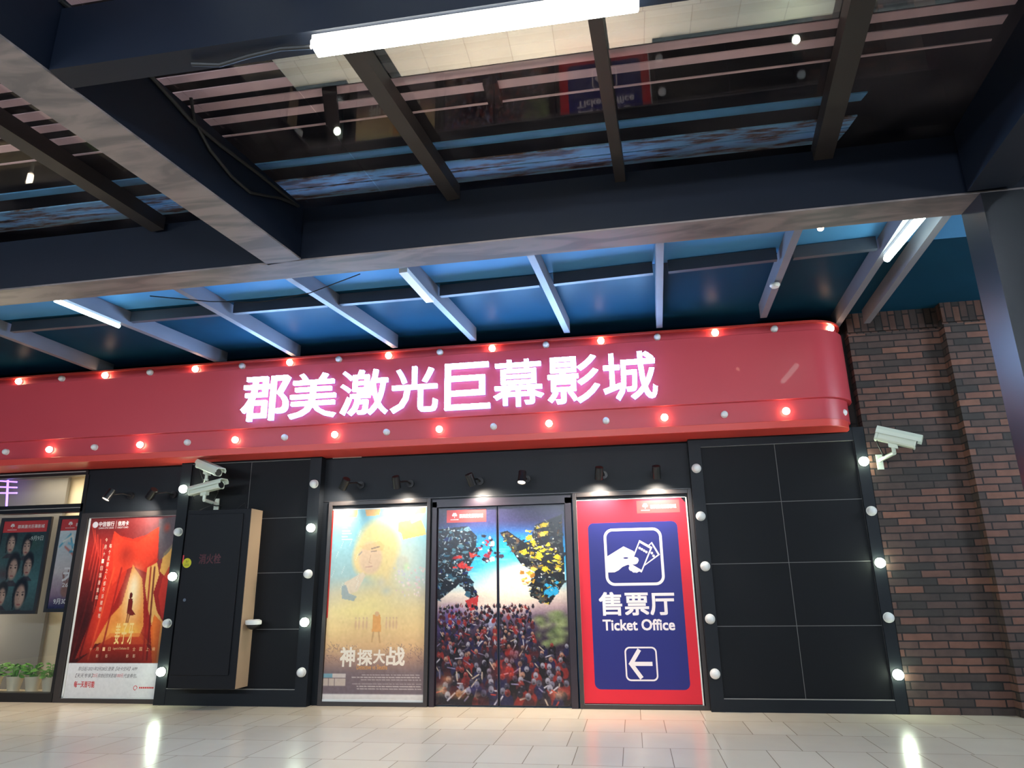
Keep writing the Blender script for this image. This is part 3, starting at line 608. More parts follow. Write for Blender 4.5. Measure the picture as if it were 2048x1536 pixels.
def drapes():
    P.ell(80, 12, 40, 26, (96, 92, 98), .8, .9); P.ell(10, 60, 26, 40, (46, 14, 18), .9, 1.); P.ell(92, 50, 20, 30, (150, 40, 32), .6, .8)
    P.poly([(28, 8), (36, 11), (50, 13), (64, 11), (78, 6), (80, 26), (76, 34), (58, 30), (50, 26), (46, 38), (34, 60), (22, 76), (6, 80), (20, 52)], (206, 52, 34))
    P.poly([(28, 8), (40, 13), (56, 15), (78, 6), (79, 24), (66, 31), (54, 29), (44, 32), (34, 40)], (222, 64, 40)); P.ell(44, 22, 14, 9, (110, 26, 22), .5, .9)
    P.poly([(54, 28), (60, 32), (66, 36), (70, 46), (74, 62), (70, 70), (42, 70), (24, 72), (36, 58), (48, 50), (52, 36)], (226, 140, 64)); P.ell(58, 46, 15, 22, (250, 226, 170), 1., .9); P.ell(58, 40, 8, 12, (246, 236, 206), .8, .9); P.ell(56, 66, 22, 8, (250, 210, 90), .9, .9)
    P.poly([(30, 72), (42, 68), (72, 68), (90, 78), (94, 82), (8, 82)], (180, 44, 28)); P.poly([(40, 66), (72, 66), (84, 72), (30, 72)], (216, 96, 44), .5)
    P.poly([(70, 30), (80, 27), (84, 34), (80, 44), (86, 54), (94, 60), (96, 82), (90, 82), (84, 64), (76, 52), (70, 40)], (232, 176, 96)); P.poly([(84, 56), (92, 60), (92, 82), (88, 82), (82, 64)], (232, 110, 40), .9)
    P.poly([(86, 22), (98, 14), (96, 26), (92, 36), (84, 32)], (226, 172, 84), .9); P.poly([(88, 36), (100, 22), (100, 58), (92, 58), (86, 46)], (196, 48, 34), .8)
    P.poly([(76, 2), (100, 0), (100, 14), (90, 22), (82, 26), (78, 12)], (92, 92, 96), .7); P.ell(86, 7, 5, 4, (190, 70, 50), .8, .5)
    for x0, x1, c in ((24, 10, (120, 20, 20)), (34, 20, (226, 84, 50)), (42, 32, (150, 30, 26)), (14, 2, (120, 28, 26)), (78, 82, (96, 16, 16)), (74, 78, (150, 30, 24))): P.line([(x0, 30), ((x0+x1)/2, 56), (x1, 80)], 1.3, c, .6)
    for k in range(5): P.line([(2+k*4, 4+k*3), (8+k*3, 14+k*4), (6+k*3, 30+k*6)], .8, (216, 70, 52), .5)
    P.ell(50, 84, 80, 17, (48, 12, 14), .85, 1.); P.ell(4, 60, 22, 46, (40, 12, 16), .6, 1.); P.ell(97, 76, 14, 30, (70, 16, 16), .6, 1.)
    P.ell(56.5, 45.4, 1.8, 1.8, (90, 22, 20)); P.poly([(54.6, 47), (59, 47), (59.6, 53), (64, 56), (59, 56.5), (54.4, 55)], (110, 26, 22)); P.line([(55.6, 55), (55.2, 60)], .7, (120, 50, 30)); P.line([(57.6, 55), (57, 60)], .7, (120, 50, 30))
masked(drapes); P.noise(3, 70)
A = Art(); A.grid(gx0, gz0, gx1, gz1, -.006, P.im)
def q1(x, y): return gx0+x/100*(gx1-gx0), gz1-y/100*(gz1-gz0)
def ptxt(A, q, s, x0, y0, x1, y1, y, col, bold=.0, shear=0.):
    l, tz = q(x0, y0); r, bz = q(x1, y1); A.text(s, l, bz, r, tz, y, col, bold, shear)
ptxt(A, q1, '中信银行', 9.5, 2.2, 27, 5.2, -.0065, (236, 230, 226), .02); ptxt(A, q1, '信用卡', 31, 2.2, 43, 5.0, -.0065, (236, 230, 226), .02); ptxt(A, q1, 'CHINA CITIC BANK', 10, 5.6, 27, 6.6, -.0065, (236, 230, 226)); ptxt(A, q1, 'CREDIT CARD', 31, 5.6, 43, 6.5, -.0065, (236, 230, 226))
l, tz = q1(5.6, 4); flat(A, [(l+.045*math.cos(k*.4488), tz+.045*math.sin(k*.4488)) for k in range(14)], -.0065, (226, 222, 222))
l, tz = q1(29, 2); r, bz = q1(29.3, 6.6); flat(A, [(l, bz), (r, bz), (r, tz), (l, tz)], -.0065, (236, 230, 226))
for i, ch in enumerate('今月十一日国漫重启'): ptxt(A, q1, ch, 19.5-.2*i, 12+4.1*i, 22-.2*i, 14.4+4.1*i, -.0065, (238, 214, 190))
for i, ch in enumerate('每个无罪之人都不该被牺牲'): ptxt(A, q1, ch, 25-.1*i, 15.5+3.6*i, 27.6-.1*i, 18+3.6*i, -.0065, (238, 214, 190))
for ch, x in (('姜', 45), ('子', 52), ('牙', 59)): ptxt(A, q1, ch, x, 60.5, x+5.2, 72, -.0066, (242, 206, 130), .012)
for ch, x in zip('十月一日', (20, 27, 34, 40)): ptxt(A, q1, ch, x, 73.6, x+2.6, 75.6, -.0066, (236, 190, 140))
for ch, x in zip('全国上映', (66, 73, 80, 86.5)): ptxt(A, q1, ch, x, 73.6, x+2.8, 75.6, -.0066, (236, 190, 140))
ptxt(A, q1, 'Legend of Deification 3D', 45, 73.6, 62, 75.2, -.0066, (236, 190, 140))
for x in (28, 38, 60, 67): ptxt(A, q1, '影', x, 77.4, x+2.6, 79.2, -.0066, (226, 190, 160))
ptxt(A, q1, '即日起-2021年2月28日,登录【动卡空间】APP', 11, 84, 73, 86.2, -.0066, (84, 80, 84), .0, .25)
ptxt(A, q1, '【天天专享】', 9, 87.6, 27, 89.8, -.0066, (84, 80, 84), .0, .25); ptxt(A, q1, '25元', 27.4, 87.7, 32.4, 89.6, -.0066, (200, 60, 60), .0, .25); ptxt(A, q1, '购世纪欣禾影城', 32.8, 87.6, 52, 89.8, -.0066, (84, 80, 84), .0, .25); ptxt(A, q1, '100元', 52.4, 87.7, 59.4, 89.6, -.0066, (200, 60, 60), .0, .25); ptxt(A, q1, '代金券包。', 59.8, 87.6, 74, 89.8, -.0066, (84, 80, 84), .0, .25)
ptxt(A, q1, '每一天皆可能', 9, 91.6, 31, 95, -.0066, (198, 40, 44), .02)
l, tz = q1(74, 95); ring(A, [(l+.03*math.cos(k*.4), tz+.03*math.sin(k*.4)) for k in range(13)], [(l+.022*math.cos(k*.4), tz+.022*math.sin(k*.4)) for k in range(13)], -.0066, (200, 50, 50))
for k in range(8):
    l, tz = q1(78+k*1.9, 94.4); flat(A, [(l, tz-.022), (l+.02, tz-.022), (l+.02, tz), (l, tz)], -.0066, (200, 60, 60))
A.build('printed_sheet', M_print, t)
b = MB(); b.box(gx0-.03, -.012, .06, gx0-.004, -.002, 2.452); b.box(gx0-.03, -.012, 2.446, gx1, -.002, 2.456); b.box(gx0-.03, -.012, .055, gx1, -.002, .069); b.build('edge_strip', M_white, t)

# --- two framed posters hanging in the shop window
def window_poster(x0, x1, z0, z1, y, label, paint, hw):
    t = thing('framed_poster', label, 'poster', ((x0+x1)/2, y, z0), 'framed posters in the shop window')
    b = MB(); w = .05; b.box(x0, y, z0, x0+w, y+.04, z1); b.box(x1-w, y, z0, x1, y+.04, z1); b.box(x0+w, y, z0, x1-w, y+.04, z0+w); b.box(x0+w, y, z1-w, x1-w, y+.04, z1); b.box(x0+w, y+.02, z0+w, x1-w, y+.04, z1-w); b.build('frame', M_frame, t)
    P = Paint(90, 140, (0, 0, 100, 100)); paint(P); P.noise(4, 40); A = Art(); A.grid(x0+w, z0+w, x1-w, z1-w, y+.016, P.im)
    header(A, x0+w, z1-w-.17, x1-w+hw, z1-w, y+.0155); return t, A, P
def heads(P):
    P.vgrad([(0, (40, 52, 54)), (40, (58, 84, 84)), (70, (70, 106, 108)), (100, (60, 76, 76))]); P.ell(70, 26, 34, 14, (60, 90, 70), .6, 1.); P.ell(20, 60, 30, 12, (90, 40, 44), .7, .9)
    for x, y, r, hair in ((24, 24, 15, (30, 26, 28)), (60, 28, 14, (26, 24, 26)), (38, 52, 18, (24, 20, 22)), (70, 50, 15, (26, 22, 24)), (24, 82, 15, (26, 22, 24)), (64, 82, 20, (24, 20, 22))):
        P.ell(x, y-3, r*.88, r*.85, hair, 1., .25); P.poly([(x-r*.85, y), (x-r*.6, y+r*.9), (x-r*.3, y+r*.4), (x-r*.5, y-2)], hair); P.ell(x, y+3, r*.64, r*.76, (172, 136, 120), 1., .3); P.ell(x+r*.18, y+2, r*.42, r*.56, (216, 180, 160), .8, .8)
        for s in (-1, 1): P.ell(x+s*r*.28, y+1, r*.13, r*.07, (40, 30, 32), .9, .4); P.line([(x+s*r*.14, y-1.6), (x+s*r*.42, y-2)], .6, (50, 38, 36), .8)
        P.line([(x, y+2), (x-1, y+6)], .5, (130, 92, 82), .7); P.line([(x-r*.16, y+r*.58), (x+r*.16, y+r*.58)], .9, (140, 66, 66), .9); P.poly([(x-r, y+r*1.2), (x-r*.3, y+r*.85), (x+r*.3, y+r*.85), (x+r, y+r*1.2)], (60, 34, 40), .7)
def swirl(P):
    P.vgrad([(0, (226, 220, 214)), (20, (196, 206, 214)), (60, (206, 190, 190)), (85, (150, 120, 140)), (100, (40, 40, 80))])
    for k in range(16): P.line([(4+k*6, 30+RNG.uniform(-12, 12)), (24+k*5, 22+RNG.uniform(-8, 30)), (48+k*4, 60)], 2.2, [(80, 160, 190), (236, 226, 214), (196, 120, 110), (120, 180, 206)][k % 4], .6)
    for k in range(5): P.line([(30, 80), (22+k*11, 56+abs(k-2)*3)], 2.6, (150, 106, 96), .9)
    P.ell(32, 80, 12, 9, (150, 106, 96), 1., .3); P.ell(72, 90, 20, 5, (196, 50, 60), .9, .4)
t, A, P = window_poster(-9.47, -8.60, 1.13, 2.53, .3, 'dark teal framed poster of solemn faces in the shop window', heads, 0)
A.text('-9月9日', -8.93, 2.18, -8.70, 2.25, .3145, (214, 216, 206), .0); A.build('printed_sheet', M_print, t)
t, A, P = window_poster(-8.53, -7.66, 1.15, 2.54, .36, 'pale framed poster with an outstretched hand beside the window post', swirl, 0)
A.text('天', -8.32, 1.58, -8.08, 1.78, .3745, (236, 226, 226), .03); A.text('26', -8.3, 1.5, -8.2, 1.56, .3745, (236, 226, 226), .02); A.text('9月30日', -8.4, 1.26, -8.12, 1.34, .3745, (240, 232, 230), .02); A.build('printed_sheet', M_print, t)

# ------------------------------------------------------------------ the red sign
SX, SYF, SZ0, SZ1 = 2.815, -.56, 3.165, 4.505
t = thing('cinema_sign', 'long red sign with glowing white letters and rows of round bulbs', 'sign', (-3, -.3, SZ0))
def outline(x1, yf, r, yb=0., n=12, x0=-12):
    """plan outline of a band: front face at yf, rounded end at x1"""
    p = [(x0, yb), (x0, yf)]
    for i in range(n+1):
        a = math.radians(-90+90*i/n); p.append((x1-r+r*math.cos(a), yf+r+r*math.sin(a)))
    p.append((x1, yb)); return p
def band(mb, x1, yf, r, z0, z1, mi=0):
    p = outline(x1, yf, r); n = len(p); k = len(mb.v)
    mb.v += [(x, y, z0) for x, y in p]+[(x, y, z1) for x, y in p]
    mb.f.append(tuple(range(k, k+n))[::-1]); mb.f.append(tuple(range(k+n, k+2*n))); mb.m += [mi, mi]
    for i in range(n):
        j = (i+1) % n; mb.f.append((k+i, k+j, k+n+j, k+n+i)); mb.m.append(mi)
R = .5
b = MB(); band(b, SX, SYF, R, 3.515, 4.375); b.build('fascia', M_red, t, True, .006)
b = MB(); band(b, SX-.05, SYF+.05, R-.05, 4.375, 4.475); b.build('bulb_channel', M_red, t, True)
b = MB(); band(b, SX-.05, SYF+.05, R-.05, 3.255, 3.515); b.build('bulb_channel', M_red, t, True)
b = MB(); band(b, SX-.01, SYF+.005, R-.01, 4.475, SZ1); b.build('lip', M_redlip, t, True, .005)
b = MB(); band(b, SX-.10, SYF+.0, R-.10, SZ0, 3.255); b.build('lip', M_redlip, t, True, .005)
# letters: rounded strokes standing off the fascia
LX = [(-5.11, -4.42), (-4.415, -3.745), (-3.69, -3.025), (-2.99, -2.35), (-2.255, -1.655), (-1.615, -.96), (-.912, -.25), (-.212, .455)]
for ch, (x0, x1) in zip('郡美激光巨幕影城', LX):
    v, f = text_mesh(ch, -.014, .024, .02); lo, hi = v.min(0), v.max(0)
    z0, z1 = 3.595, 4.22
    b = MB(); b.v = [(x0+(p[0]-lo[0])/(hi[0]-lo[0])*(x1-x0), SYF-.05-p[2]*.9, z0+(p[1]-lo[1])/(hi[1]-lo[1])*(z1-z0)) for p in v]; b.f = f; b.m = []
    for q in f:
        p = [Vector(b.v[i]) for i in q[:3]]; nn = (p[1]-p[0]).cross(p[2]-p[0]); b.m.append(0 if abs(nn.normalized().y) > .45 and p[0].y < SYF-.05 else 1)
    b.build('letter', [M_letter, M_letterside], t, True, fix=False)
# bulbs
def bulb_mesh(name, m, r):
    b = MB(); b.ball((0, -.028, 0), r, 16, 0); b._lathe([(0, 0), (r*1.02, 0), (r*1.02, .012), (r*.8, .018)], 16, Vector((0, .0, 0)), Vector((0, -1, 0)), 1)
    o = b.build(name, [m, M_white], None, True); COL.objects.unlink(o); return o.data
BL, BO = bulb_mesh('bulb_lit', M_bulbW, .044), bulb_mesh('bulb_unlit', M_glob, .042)
def bulb(x, y, z, lit):
    o = bpy.data.objects.new('bulb', BL if lit else BO); COL.objects.link(o); o.location = (x, y, z); attach(o, t)
    o['label'] = 'lit warm bulb' if lit else 'unlit white bulb'
yb = SYF+.05-.001
for k in range(-3, 16): bulb(-8.78+.714*k, yb, 4.428, k % 2 == 0)
for k in range(-3, 16): bulb(-8.77+.714*k, yb, 3.372, k % 2 == 1)
bulb(2.62, SYF+.05+.13, 4.425, True); bulb(2.64, SYF+.05+.19, 3.36, False)

# ------------------------------------------------------------------ round lamps on the posts
def lamp_set(lit):
    e = thing('wall_lamp', '', 'lamp', (0, -40, 0)); b = MB(); b.ball((0, -40.03, 0), .054, 18, 0); g = b.build('globe', M_bulbG if lit else M_glob, e, True)
    b = MB(); b._lathe([(0, 0), (.058, 0), (.058, .012), (.05, .016)], 18, Vector((0, -40, 0)), Vector((0, -1, 0)), 0); b.build('mount_ring', M_white, e, True); return e
PROTO = {True: lamp_set(True), False: lamp_set(False)}
first = {True: True, False: True}
zs = [2.79, 2.2, 1.605, 1.005, .405]
posts = [(-6.145, 'the post by the red poster', (1, 0, 1, 0, 1), (-6.16, 0)), (-4.197, 'the post by the pale yellow poster', (0, 1, 0, 1, 0), 0), (.875, 'the post by the ticket sign', (0, 0, 0, 0, 0), 0), (2.838, 'the post against the brick wall', (1, 0, 1, 0, 1), 0)]
names = ['top', 'second', 'middle', 'fourth', 'lowest']
for x, where, lits, _ in posts:
    for z, nm, l in zip(zs, names, lits):
        l = bool(l); lb = f"{'glowing' if l else 'unlit'} white round lamp, {nm} of five on {where}"
        if first[l]:
            o = PROTO[l]; o.location = (x, -.141, z); o['label'] = lb; first[l] = False
            for c in o.children: c.matrix_parent_inverse = Matrix.Translation((0, 40, 0))
        else: o = dup_tree(PROTO[l], (x, -.141, z), lb)
        o['group'] = 'round lamps on the posts'

# ------------------------------------------------------------------ spotlights above posters and doors
def spotlight(px, py, aim, base_dx, label, power=L_SPOT, ang=124, off=.3, z=None):
    c = onY(px, py, -off); x, zc = c.x, c.z; d = Vector(aim).normalized(); o = Vector((x, -off, zc))
    t = thing('spotlight', label, 'light', (x+base_dx, -.01, zc+.03), 'spotlights above the posters')
    e0, e1 = o-d*.085, o+d*.075
    b = MB(); b.tube([e0, e0+d*.004, e1], [.046, .052, .052], 18, caps=False); b.tube([e0-d*.001, e0+d*.001], .046, 18); b.tube([e1-d*.03, e1-d*.028], .05, 18); b.build('lamp_head', M_blackplastic, t, True)
    b = MB(); b.tube([e1-d*.012, e1-d*.008], .047, 18); b.build('lens', M_spotlens, t)
    b = MB(); base = Vector((x+base_dx, 0, zc+.02)); b.tube([base, base-Vector((0, .03, 0))], .05, 16); b.build('base', M_blackplastic, t, True)
    b = MB(); b.tube([base-Vector((0, .03, 0)), base-Vector((0, off*.6, -.01)), o], .012, 8); b.build('arm', M_blackplastic, t, True)
    ld = bpy.data.lights.new('spot_beam', 'SPOT'); ld.energy = power; ld.spot_size = math.radians(ang); ld.spot_blend = .8; ld.color = (1, .87, .72); ld.shadow_soft_size = .03
    lo = bpy.data.objects.new('spot_beam', ld); COL.objects.link(lo); lo.location = e1+d*.005; lo.rotation_euler = d.to_track_quat('-Z', 'Y').to_euler(); attach(lo, t); return t
spotlight(218, 990, (-.25, -.35, -.8), .12, 'spotlight over the red poster, glaring beside the window', 150)
spotlight(303, 988, (-.7, .32, -.68), .14, 'dark spotlight tilted sideways over the red poster', 70)
spotlight(689, 968, (-.55, .45, -.75), .12, 'spotlight tilted sideways over the pale yellow poster', 60)
spotlight(793, 965, (.03, .5, -1), .10, 'spotlight pointing straight down over the pale yellow poster', 55)
spotlight(942, 960, (.32, .5, -1), .06, 'spotlight tilted over the painted doors, beside the yellow poster')
spotlight(1044, 955, (-.05, -.34, -.9), .02, 'glaring spotlight over the middle of the painted doors', 250)
spotlight(1198, 947, (-.12, .52, -1), .05, 'dim-faced spotlight over the ticket sign, nearer the doors')
spotlight(1313, 945, (0, .5, -1), .0, 'spotlight over the ticket sign, nearer the tiled bay')

# ------------------------------------------------------------------ hydrant cabinet
t = thing('hydrant_cabinet', 'tall black fire hydrant cabinet with its lit side coloured beige on the tiled bay', 'cabinet', (-5.4, -.3, .22))
CX0, CX1, CY0, CY1, CZ0, CZ1 = -5.86, -4.94, -.43, -.11, .235, 2.455
b = MB(); b.box(CX0, CY0+.02, CZ0, CX1-.004, CY1, CZ1); b.build('body', M_cab, t, bevel=.004)
b = MB(); b.box(CX1-.004, CY0+.03, CZ0+.0, CX1, CY1-.002, CZ1-.0); b.build('side_panel', M_sidelit, t)  # light falling on this side is put into its beige colour
b = MB(); b.box(CX0+.03, CY0, CZ0+.16, CX1-.10, CY0+.021, CZ1-.06); d = b.build('door', M_cab, t, bevel=.004)
b = MB(); p = onY(370, 1200, CY0); b.tube([(p.x, CY0-.012, p.z), (p.x, CY0+.002, p.z)], .022, 14); b.build('lock', M_chrome, d, True)
p, q = onY(397, 1128, CY0), onY(443, 1107, CY0)
A = Art(); A.text('消火栓', p.x, p.z, q.x, q.z, CY0-.002, (72, 20, 28), .02); A.build('lettering', M_print, d)
b = MB(); p = onY(374, 1126, CY0); A = Art(); flat(A, [(p.x+.062*math.cos(k*.2618), p.z+.062*math.sin(k*.2618)) for k in range(24)], CY0-.001, (196, 190, 30)); A.text('封', p.x-.02, p.z+.0, p.x+.02, p.z+.035, CY0-.0015, (90, 90, 20), .01)
for k in range(2): flat(A, [(p.x-.035, p.z-.02-.018*k), (p.x+.035, p.z-.02-.018*k), (p.x+.035, p.z-.012-.018*k), (p.x-.035, p.z-.012-.018*k)], CY0-.0015, (110, 110, 30))
A.build('round_sticker', M_print, t)
A = Art(); p = onY(361, 1118, CY0); flat(A, [(CX0-.0, p.z-.06), (CX0+.035, p.z-.06), (CX0+.035, p.z+.05), (CX0, p.z+.05)], CY0+.019, (206, 60, 70)); A.build('red_sticker', M_print, t)
t = thing('dome_camera', 'round white dome camera on the side of the black cabinet', 'camera', (-4.90, -.27, 1.10))
c = onY(510, 1247, -.27); c = Vector((-4.845, -.27, c.z))
b = MB(); b._lathe([(.0, .05), (.07, .05), (.098, .035), (.1, .0), (.095, -.012), (0, -.012)], 20, c, Vector((0, 0, 1)), 0); b.box(-4.94, -.31, c.z, -4.88, -.23, c.z+.04); b.build('housing', M_white, t, True)
b = MB(); b.ball((c.x, c.y, c.z-.012), .082, 18, 0, (1, 1, .8)); b.build('dome', M_blackplastic, t, True)

# ------------------------------------------------------------------ cctv cameras
def cctv(p_rear, p_front, mount, label, up=(0, 0, 1), w=.13, hgt=.13):
    t = thing('cctv_camera', label, 'camera', mount); a, f = Vector(p_rear), Vector(p_front); d = (f-a).normalized(); L = (f-a).length
    s = d.cross(Vector(up)).normalized(); u = s.cross(d).normalized()
    def P_(x, y, z): return a+d*x+s*y+u*z
    sec = [(-.5, -.32), (-.38, -.5), (.38, -.5), (.5, -.32), (.5, .3), (.38, .5), (-.38, .5), (-.5, .3)]
    def ext(mb, x0, x1, k, mi=0):
        n = len(sec); q = len(mb.v); mb.v += [tuple(P_(x0, y*w*k, z*hgt*k)) for y, z in sec]+[tuple(P_(x1, y*w*k, z*hgt*k)) for y, z in sec]
        mb.f += [tuple(range(q, q+n)), tuple(range(q+n, q+2*n))[::-1]]; mb.m += [mi, mi]
        for i in range(n): j = (i+1) % n; mb.f.append((q+i, q+j, q+n+j, q+n+i)); mb.m.append(mi)
    b = MB(); ext(b, .03, L*.88, .92); b.build('housing', M_cctv, t, bevel=.004)
    b = MB(); ext(b, 0, .03, 1.0); b.build('end_cap', M_cctv, t, bevel=.004); b = MB(); ext(b, L*.86, L*.9, 1.0); b.build('end_cap', M_cctv, t, bevel=.004)
    b = MB(); ht = .012
    for (y0, z0), (y1, z1) in (((-.58, .1), (-.58, .42)), ((-.58, .42), (-.42, .62)), ((-.42, .62), (.42, .62)), ((.42, .62), (.58, .42)), ((.58, .42), (.58, .1))):
        o0 = Vector((0, y0, z0)); b.hexa([P_(.0, y0*w, z0*hgt), P_(L, y0*w, z0*hgt), P_(L, y1*w, z1*hgt), P_(.0, y1*w, z1*hgt), P_(.0, y0*w*1.07, z0*hgt+ht*(z0 > .5)), P_(L, y0*w*1.07, z0*hgt+ht*(z0 > .5)), P_(L, y1*w*1.07, z1*hgt+ht*(z1 > .5)), P_(.0, y1*w*1.07, z1*hgt+ht*(z1 > .5))])
    b.build('sunshade', M_cctv, t, fix=True)
    b = MB(); c = P_(L*.9, 0, 0); b.tube([c, c+d*.006], .045, 16); b.build('lens_glass', M_blackplastic, t)
    m = Vector(mount); k = P_(L*.42, 0, -.5*hgt); j = k-Vector((0, 0, .1))
    b = MB(); b.hexa([k+d*x+s*y+Vector((0, 0, z)) for z in (-.04, .012) for x, y in ((-.05, -.03), (.05, -.03), (.05, .03), (-.05, .03))]); b.tube([k-Vector((0, 0, .03)), j], .022, 10); b.tube([j, Vector((m.x, m.y-.03, j.z-.02)), (m.x, m.y, j.z-.03)], .024, 10); b.box(m.x-.035, m.y-.016, j.z-.13, m.x+.035, m.y, j.z+.05); b.build('bracket', M_cctv, t, True)
    b = MB(); c0 = P_(.02, 0, -.4*hgt); b.tube([c0, c0+Vector((.02, .02, -.07)), Vector((m.x+.05, m.y-.1, j.z-.06)), Vector((m.x+.09, m.y-.02, j.z-.05))], .008, 8); b.build('cable', M_cable, t, True); return t
p, q = onY(399, 929, -.34), onY(441, 947, -.60); cctv(p, q, (-5.82, -.14, 2.90), 'upper cream CCTV camera, tilted down, over the black cabinet', w=.115, hgt=.1)
p, q = onY(382, 985, -.36), onY(449, 968, -.5); cctv(p, q, (-5.62, -.14, 2.7), 'lower cream CCTV camera beside a glowing post lamp, over the cabinet', w=.12, hgt=.1)
p, q = onY(1752, 874, -.46), onY(1842, 889, -.62); cctv(p+Vector((0, 0, .03)), q, (3.02, -.14, 2.88), 'cream CCTV camera bracketed on the brick wall under the sign end', w=.15, hgt=.14)

# pale strip of tape on the dark wall
p, q = onY(666, 911), onY(724, 904); b = MB(); b.box(p.x, -.006, p.z-.045, q.x, 0, p.z-.004); tag(b.build('tape_strip', M_white), 'pale strip stuck on black wall just under the red sign', 'tape')
# loose wire ends above the cabinet
b = MB(); b.tube([onY(398, 1021, -.3), onY(425, 1010, -.25), onY(436, 985, -.2), onY(440, 950, -.15)], .006, 6); b.tube([onY(474, 1018, -.35), onY(490, 1006, -.35), onY(492, 1016, -.35)], .005, 6)
tag(b.build('loose_wire', M_cable), 'loose dark wire curling on top of the hydrant cabinet', 'wire')

# ------------------------------------------------------------------ canopy steelwork
ZB, ZR, ZG = 4.13, 4.56, 4.70
b = MB(); b.bar((-10.5, -3.70, ZB), (5.5, -3.86, ZB), .31, .015, 1); b.bar((-10.5, -3.70, ZB+.015), (5.5, -3.86, ZB+.015), .30, .50, 0)
for k in range(18): pass
tag(b.build('front_beam', [M_steel, M_rust]), 'deep dark steel beam spanning the whole front, with streaked grey underside', 'beam')
b = MB(); b.bar((-3.83, -11, ZB), (-2.82, -3.93, ZB), .33, .015, 1); b.bar((-3.83, -11, ZB+.015), (-2.82, -3.93, ZB+.015), .31, .5, 0)
tag(b.build('cross_beam', [M_steel, M_rust]), 'wide dark steel beam with grey underside running out from the front beam', 'beam')
b = MB(); b.bar((2.42, -9, ZB), (2.76, -4.04, ZB), .31, .015, 1); b.bar((2.42, -9, ZB+.015), (2.76, -4.04, ZB+.015), .31, .5, 0)
tag(b.build('cross_beam', [M_steel, M_steel]), 'shadowed dark steel beam meeting the corner column', 'beam')
b = MB(); b.box(-2.98, -6.32, ZB+.003, 2.45, -6.17, ZB+.42); tag(b.build('girder', M_steel), 'dark girder that carries the long bright tube light', 'beam')
b = MB(); b.box(2.71, -3.99, 0, 3.0, -3.68, ZB); o = tag(b.build('corner_column', mat('dark_gloss_column', (8, 10, 14), .33, spec=.6)), 'dark steel column with a blue-lit side beside the brick wall', 'column')

def rafter(name, a0, a1, w, h, z, label, m, ext0=0., ext1=0., mi=None):
    a0, a1 = Vector((*a0, z)), Vector((*a1, z)); d = (a1-a0).normalized(); b = MB(); b.bar(a0-d*ext0, a1+d*ext1, w, h); return tag(b.build(name, m), label, 'rafter', None)
for (p0, p1, lb, w) in (((-4.26, -5.44), (-4.09, -4.0), 'dark rafter crossing the dim glass beyond the cross beam', .14), ((-1.51, -5.7), (-1.31, -4.0), 'brown rafter starting under the end of the long tube light', .115), ((-.025, -5.84), (.10, -4.0), 'brown rafter in the middle of the tan reflecting glass', .085), ((1.50, -5.56), (1.67, -4.0), 'brown rafter over the darkest glass, nearest the column', .14)):
    rafter('rafter', p0, p1, w, .13, ZR, lb, M_raftdark, 3.0, .05)
fr = [((-7.62, -2.0), (-7.57, -1.2), 'shadowed rafter beyond the front beam, beside the cable tray'), ((-6.05, -2.89), (-5.75, -1.33), 'rafter beyond the front beam carrying a cool tube light, above the red poster'), ((-4.64, -2.84), (-4.51, -1.4), 'pale rafter beyond the front beam, first from the cross beam junction'), ((-3.35, -2.87), (-3.12, -1.52), 'pale rafter beyond the front beam, above the second sign letter'), ((-2.11, -2.87), (-1.97, -1.58), 'brightest pale blue rafter with a fitting under it'), ((-.79, -2.87), (-.70, -1.63), 'pale blue rafter above the fifth sign letter'), ((.455, -2.91), (.50, -1.57), 'straight pale rafter above the last sign letter'), ((1.71, -2.94), (1.75, -1.66), 'rafter with a small white detector at its lower end'), ((2.64, -2.96), (2.72, -1.12), 'dim rafter beside the short bright tube light'), ((2.97, -2.99), (3.06, -1.2), 'dim last rafter beside the corner column')]
for p0, p1, lb in fr: rafter('rafter', p0, p1, .075, .18, 4.515, lb, M_rafter, .72, .95)
# purlins between those rafters
xs = [-7.6, -5.93, -4.58, -3.25, -2.05, -.75, .475, 1.72, 2.66]
wh = ['beside the cable tray', 'above the cool tube light bay', 'above the first letter', 'above the third letter', 'above the fourth letter', 'above the sixth letter', 'above the seventh letter', 'next to the small ceiling lamp']
for i, (a, c) in enumerate(zip(xs[:-1], xs[1:])):
    yl = lambda x: -2.0-.06*max(0, x+1.8)
    b = MB(); b.bar((a+.10, yl(a), 4.56), (c-.06, yl(c), 4.56), .06, .13); tag(b.build('purlin', [M_purlin]), 'short cross purlin under the glass '+wh[i], 'purlin')
# glass roof
def pane(name, pts, m, label):
    b = MB(); k = [(x, y, ZG) for x, y in pts]+[(x, y, ZG+.012) for x, y in pts]; b.hexa(k); return tag(b.build(name, m), label, 'glass')
pane('roof_pane', [(-14, -9), (-3.4, -9), (-2.62, -3.72), (-14, -3.72)], M_glassA, 'dim glass roof sheet beyond the cross beam')
pane('roof_pane', [(-3.39, -9), (-2.45, -9), (-1.93, -3.72), (-2.61, -3.72)], M_glassA, 'clear glass roof sheet showing pale slats beside the cross beam')
pane('roof_pane', [(-2.44, -9), (6, -9), (6, -5.29), (-2.08, -5.29)], M_glassB, 'mirror-like glass roof sheet reflecting the tan floor')
pane('roof_pane', [(-2.07, -5.28), (6, -5.28), (6, -3.72), (-1.92, -3.72)], M_glassA, 'clear glass roof sheet over the weathered blue-glow strips')
pane('roof_pane', [(-14, -3.71), (6, -3.71), (6, -3.35), (-14, -3.35)], M_glassA, 'narrow clear glass roof sheet hidden over the front beam')
pane('roof_pane', [(-14, -3.34), (6, -3.34), (6, -2.1), (-14, -2.06)], M_glassglow, 'glass roof sheet just behind the front beam, with blue sign glow in its colour')
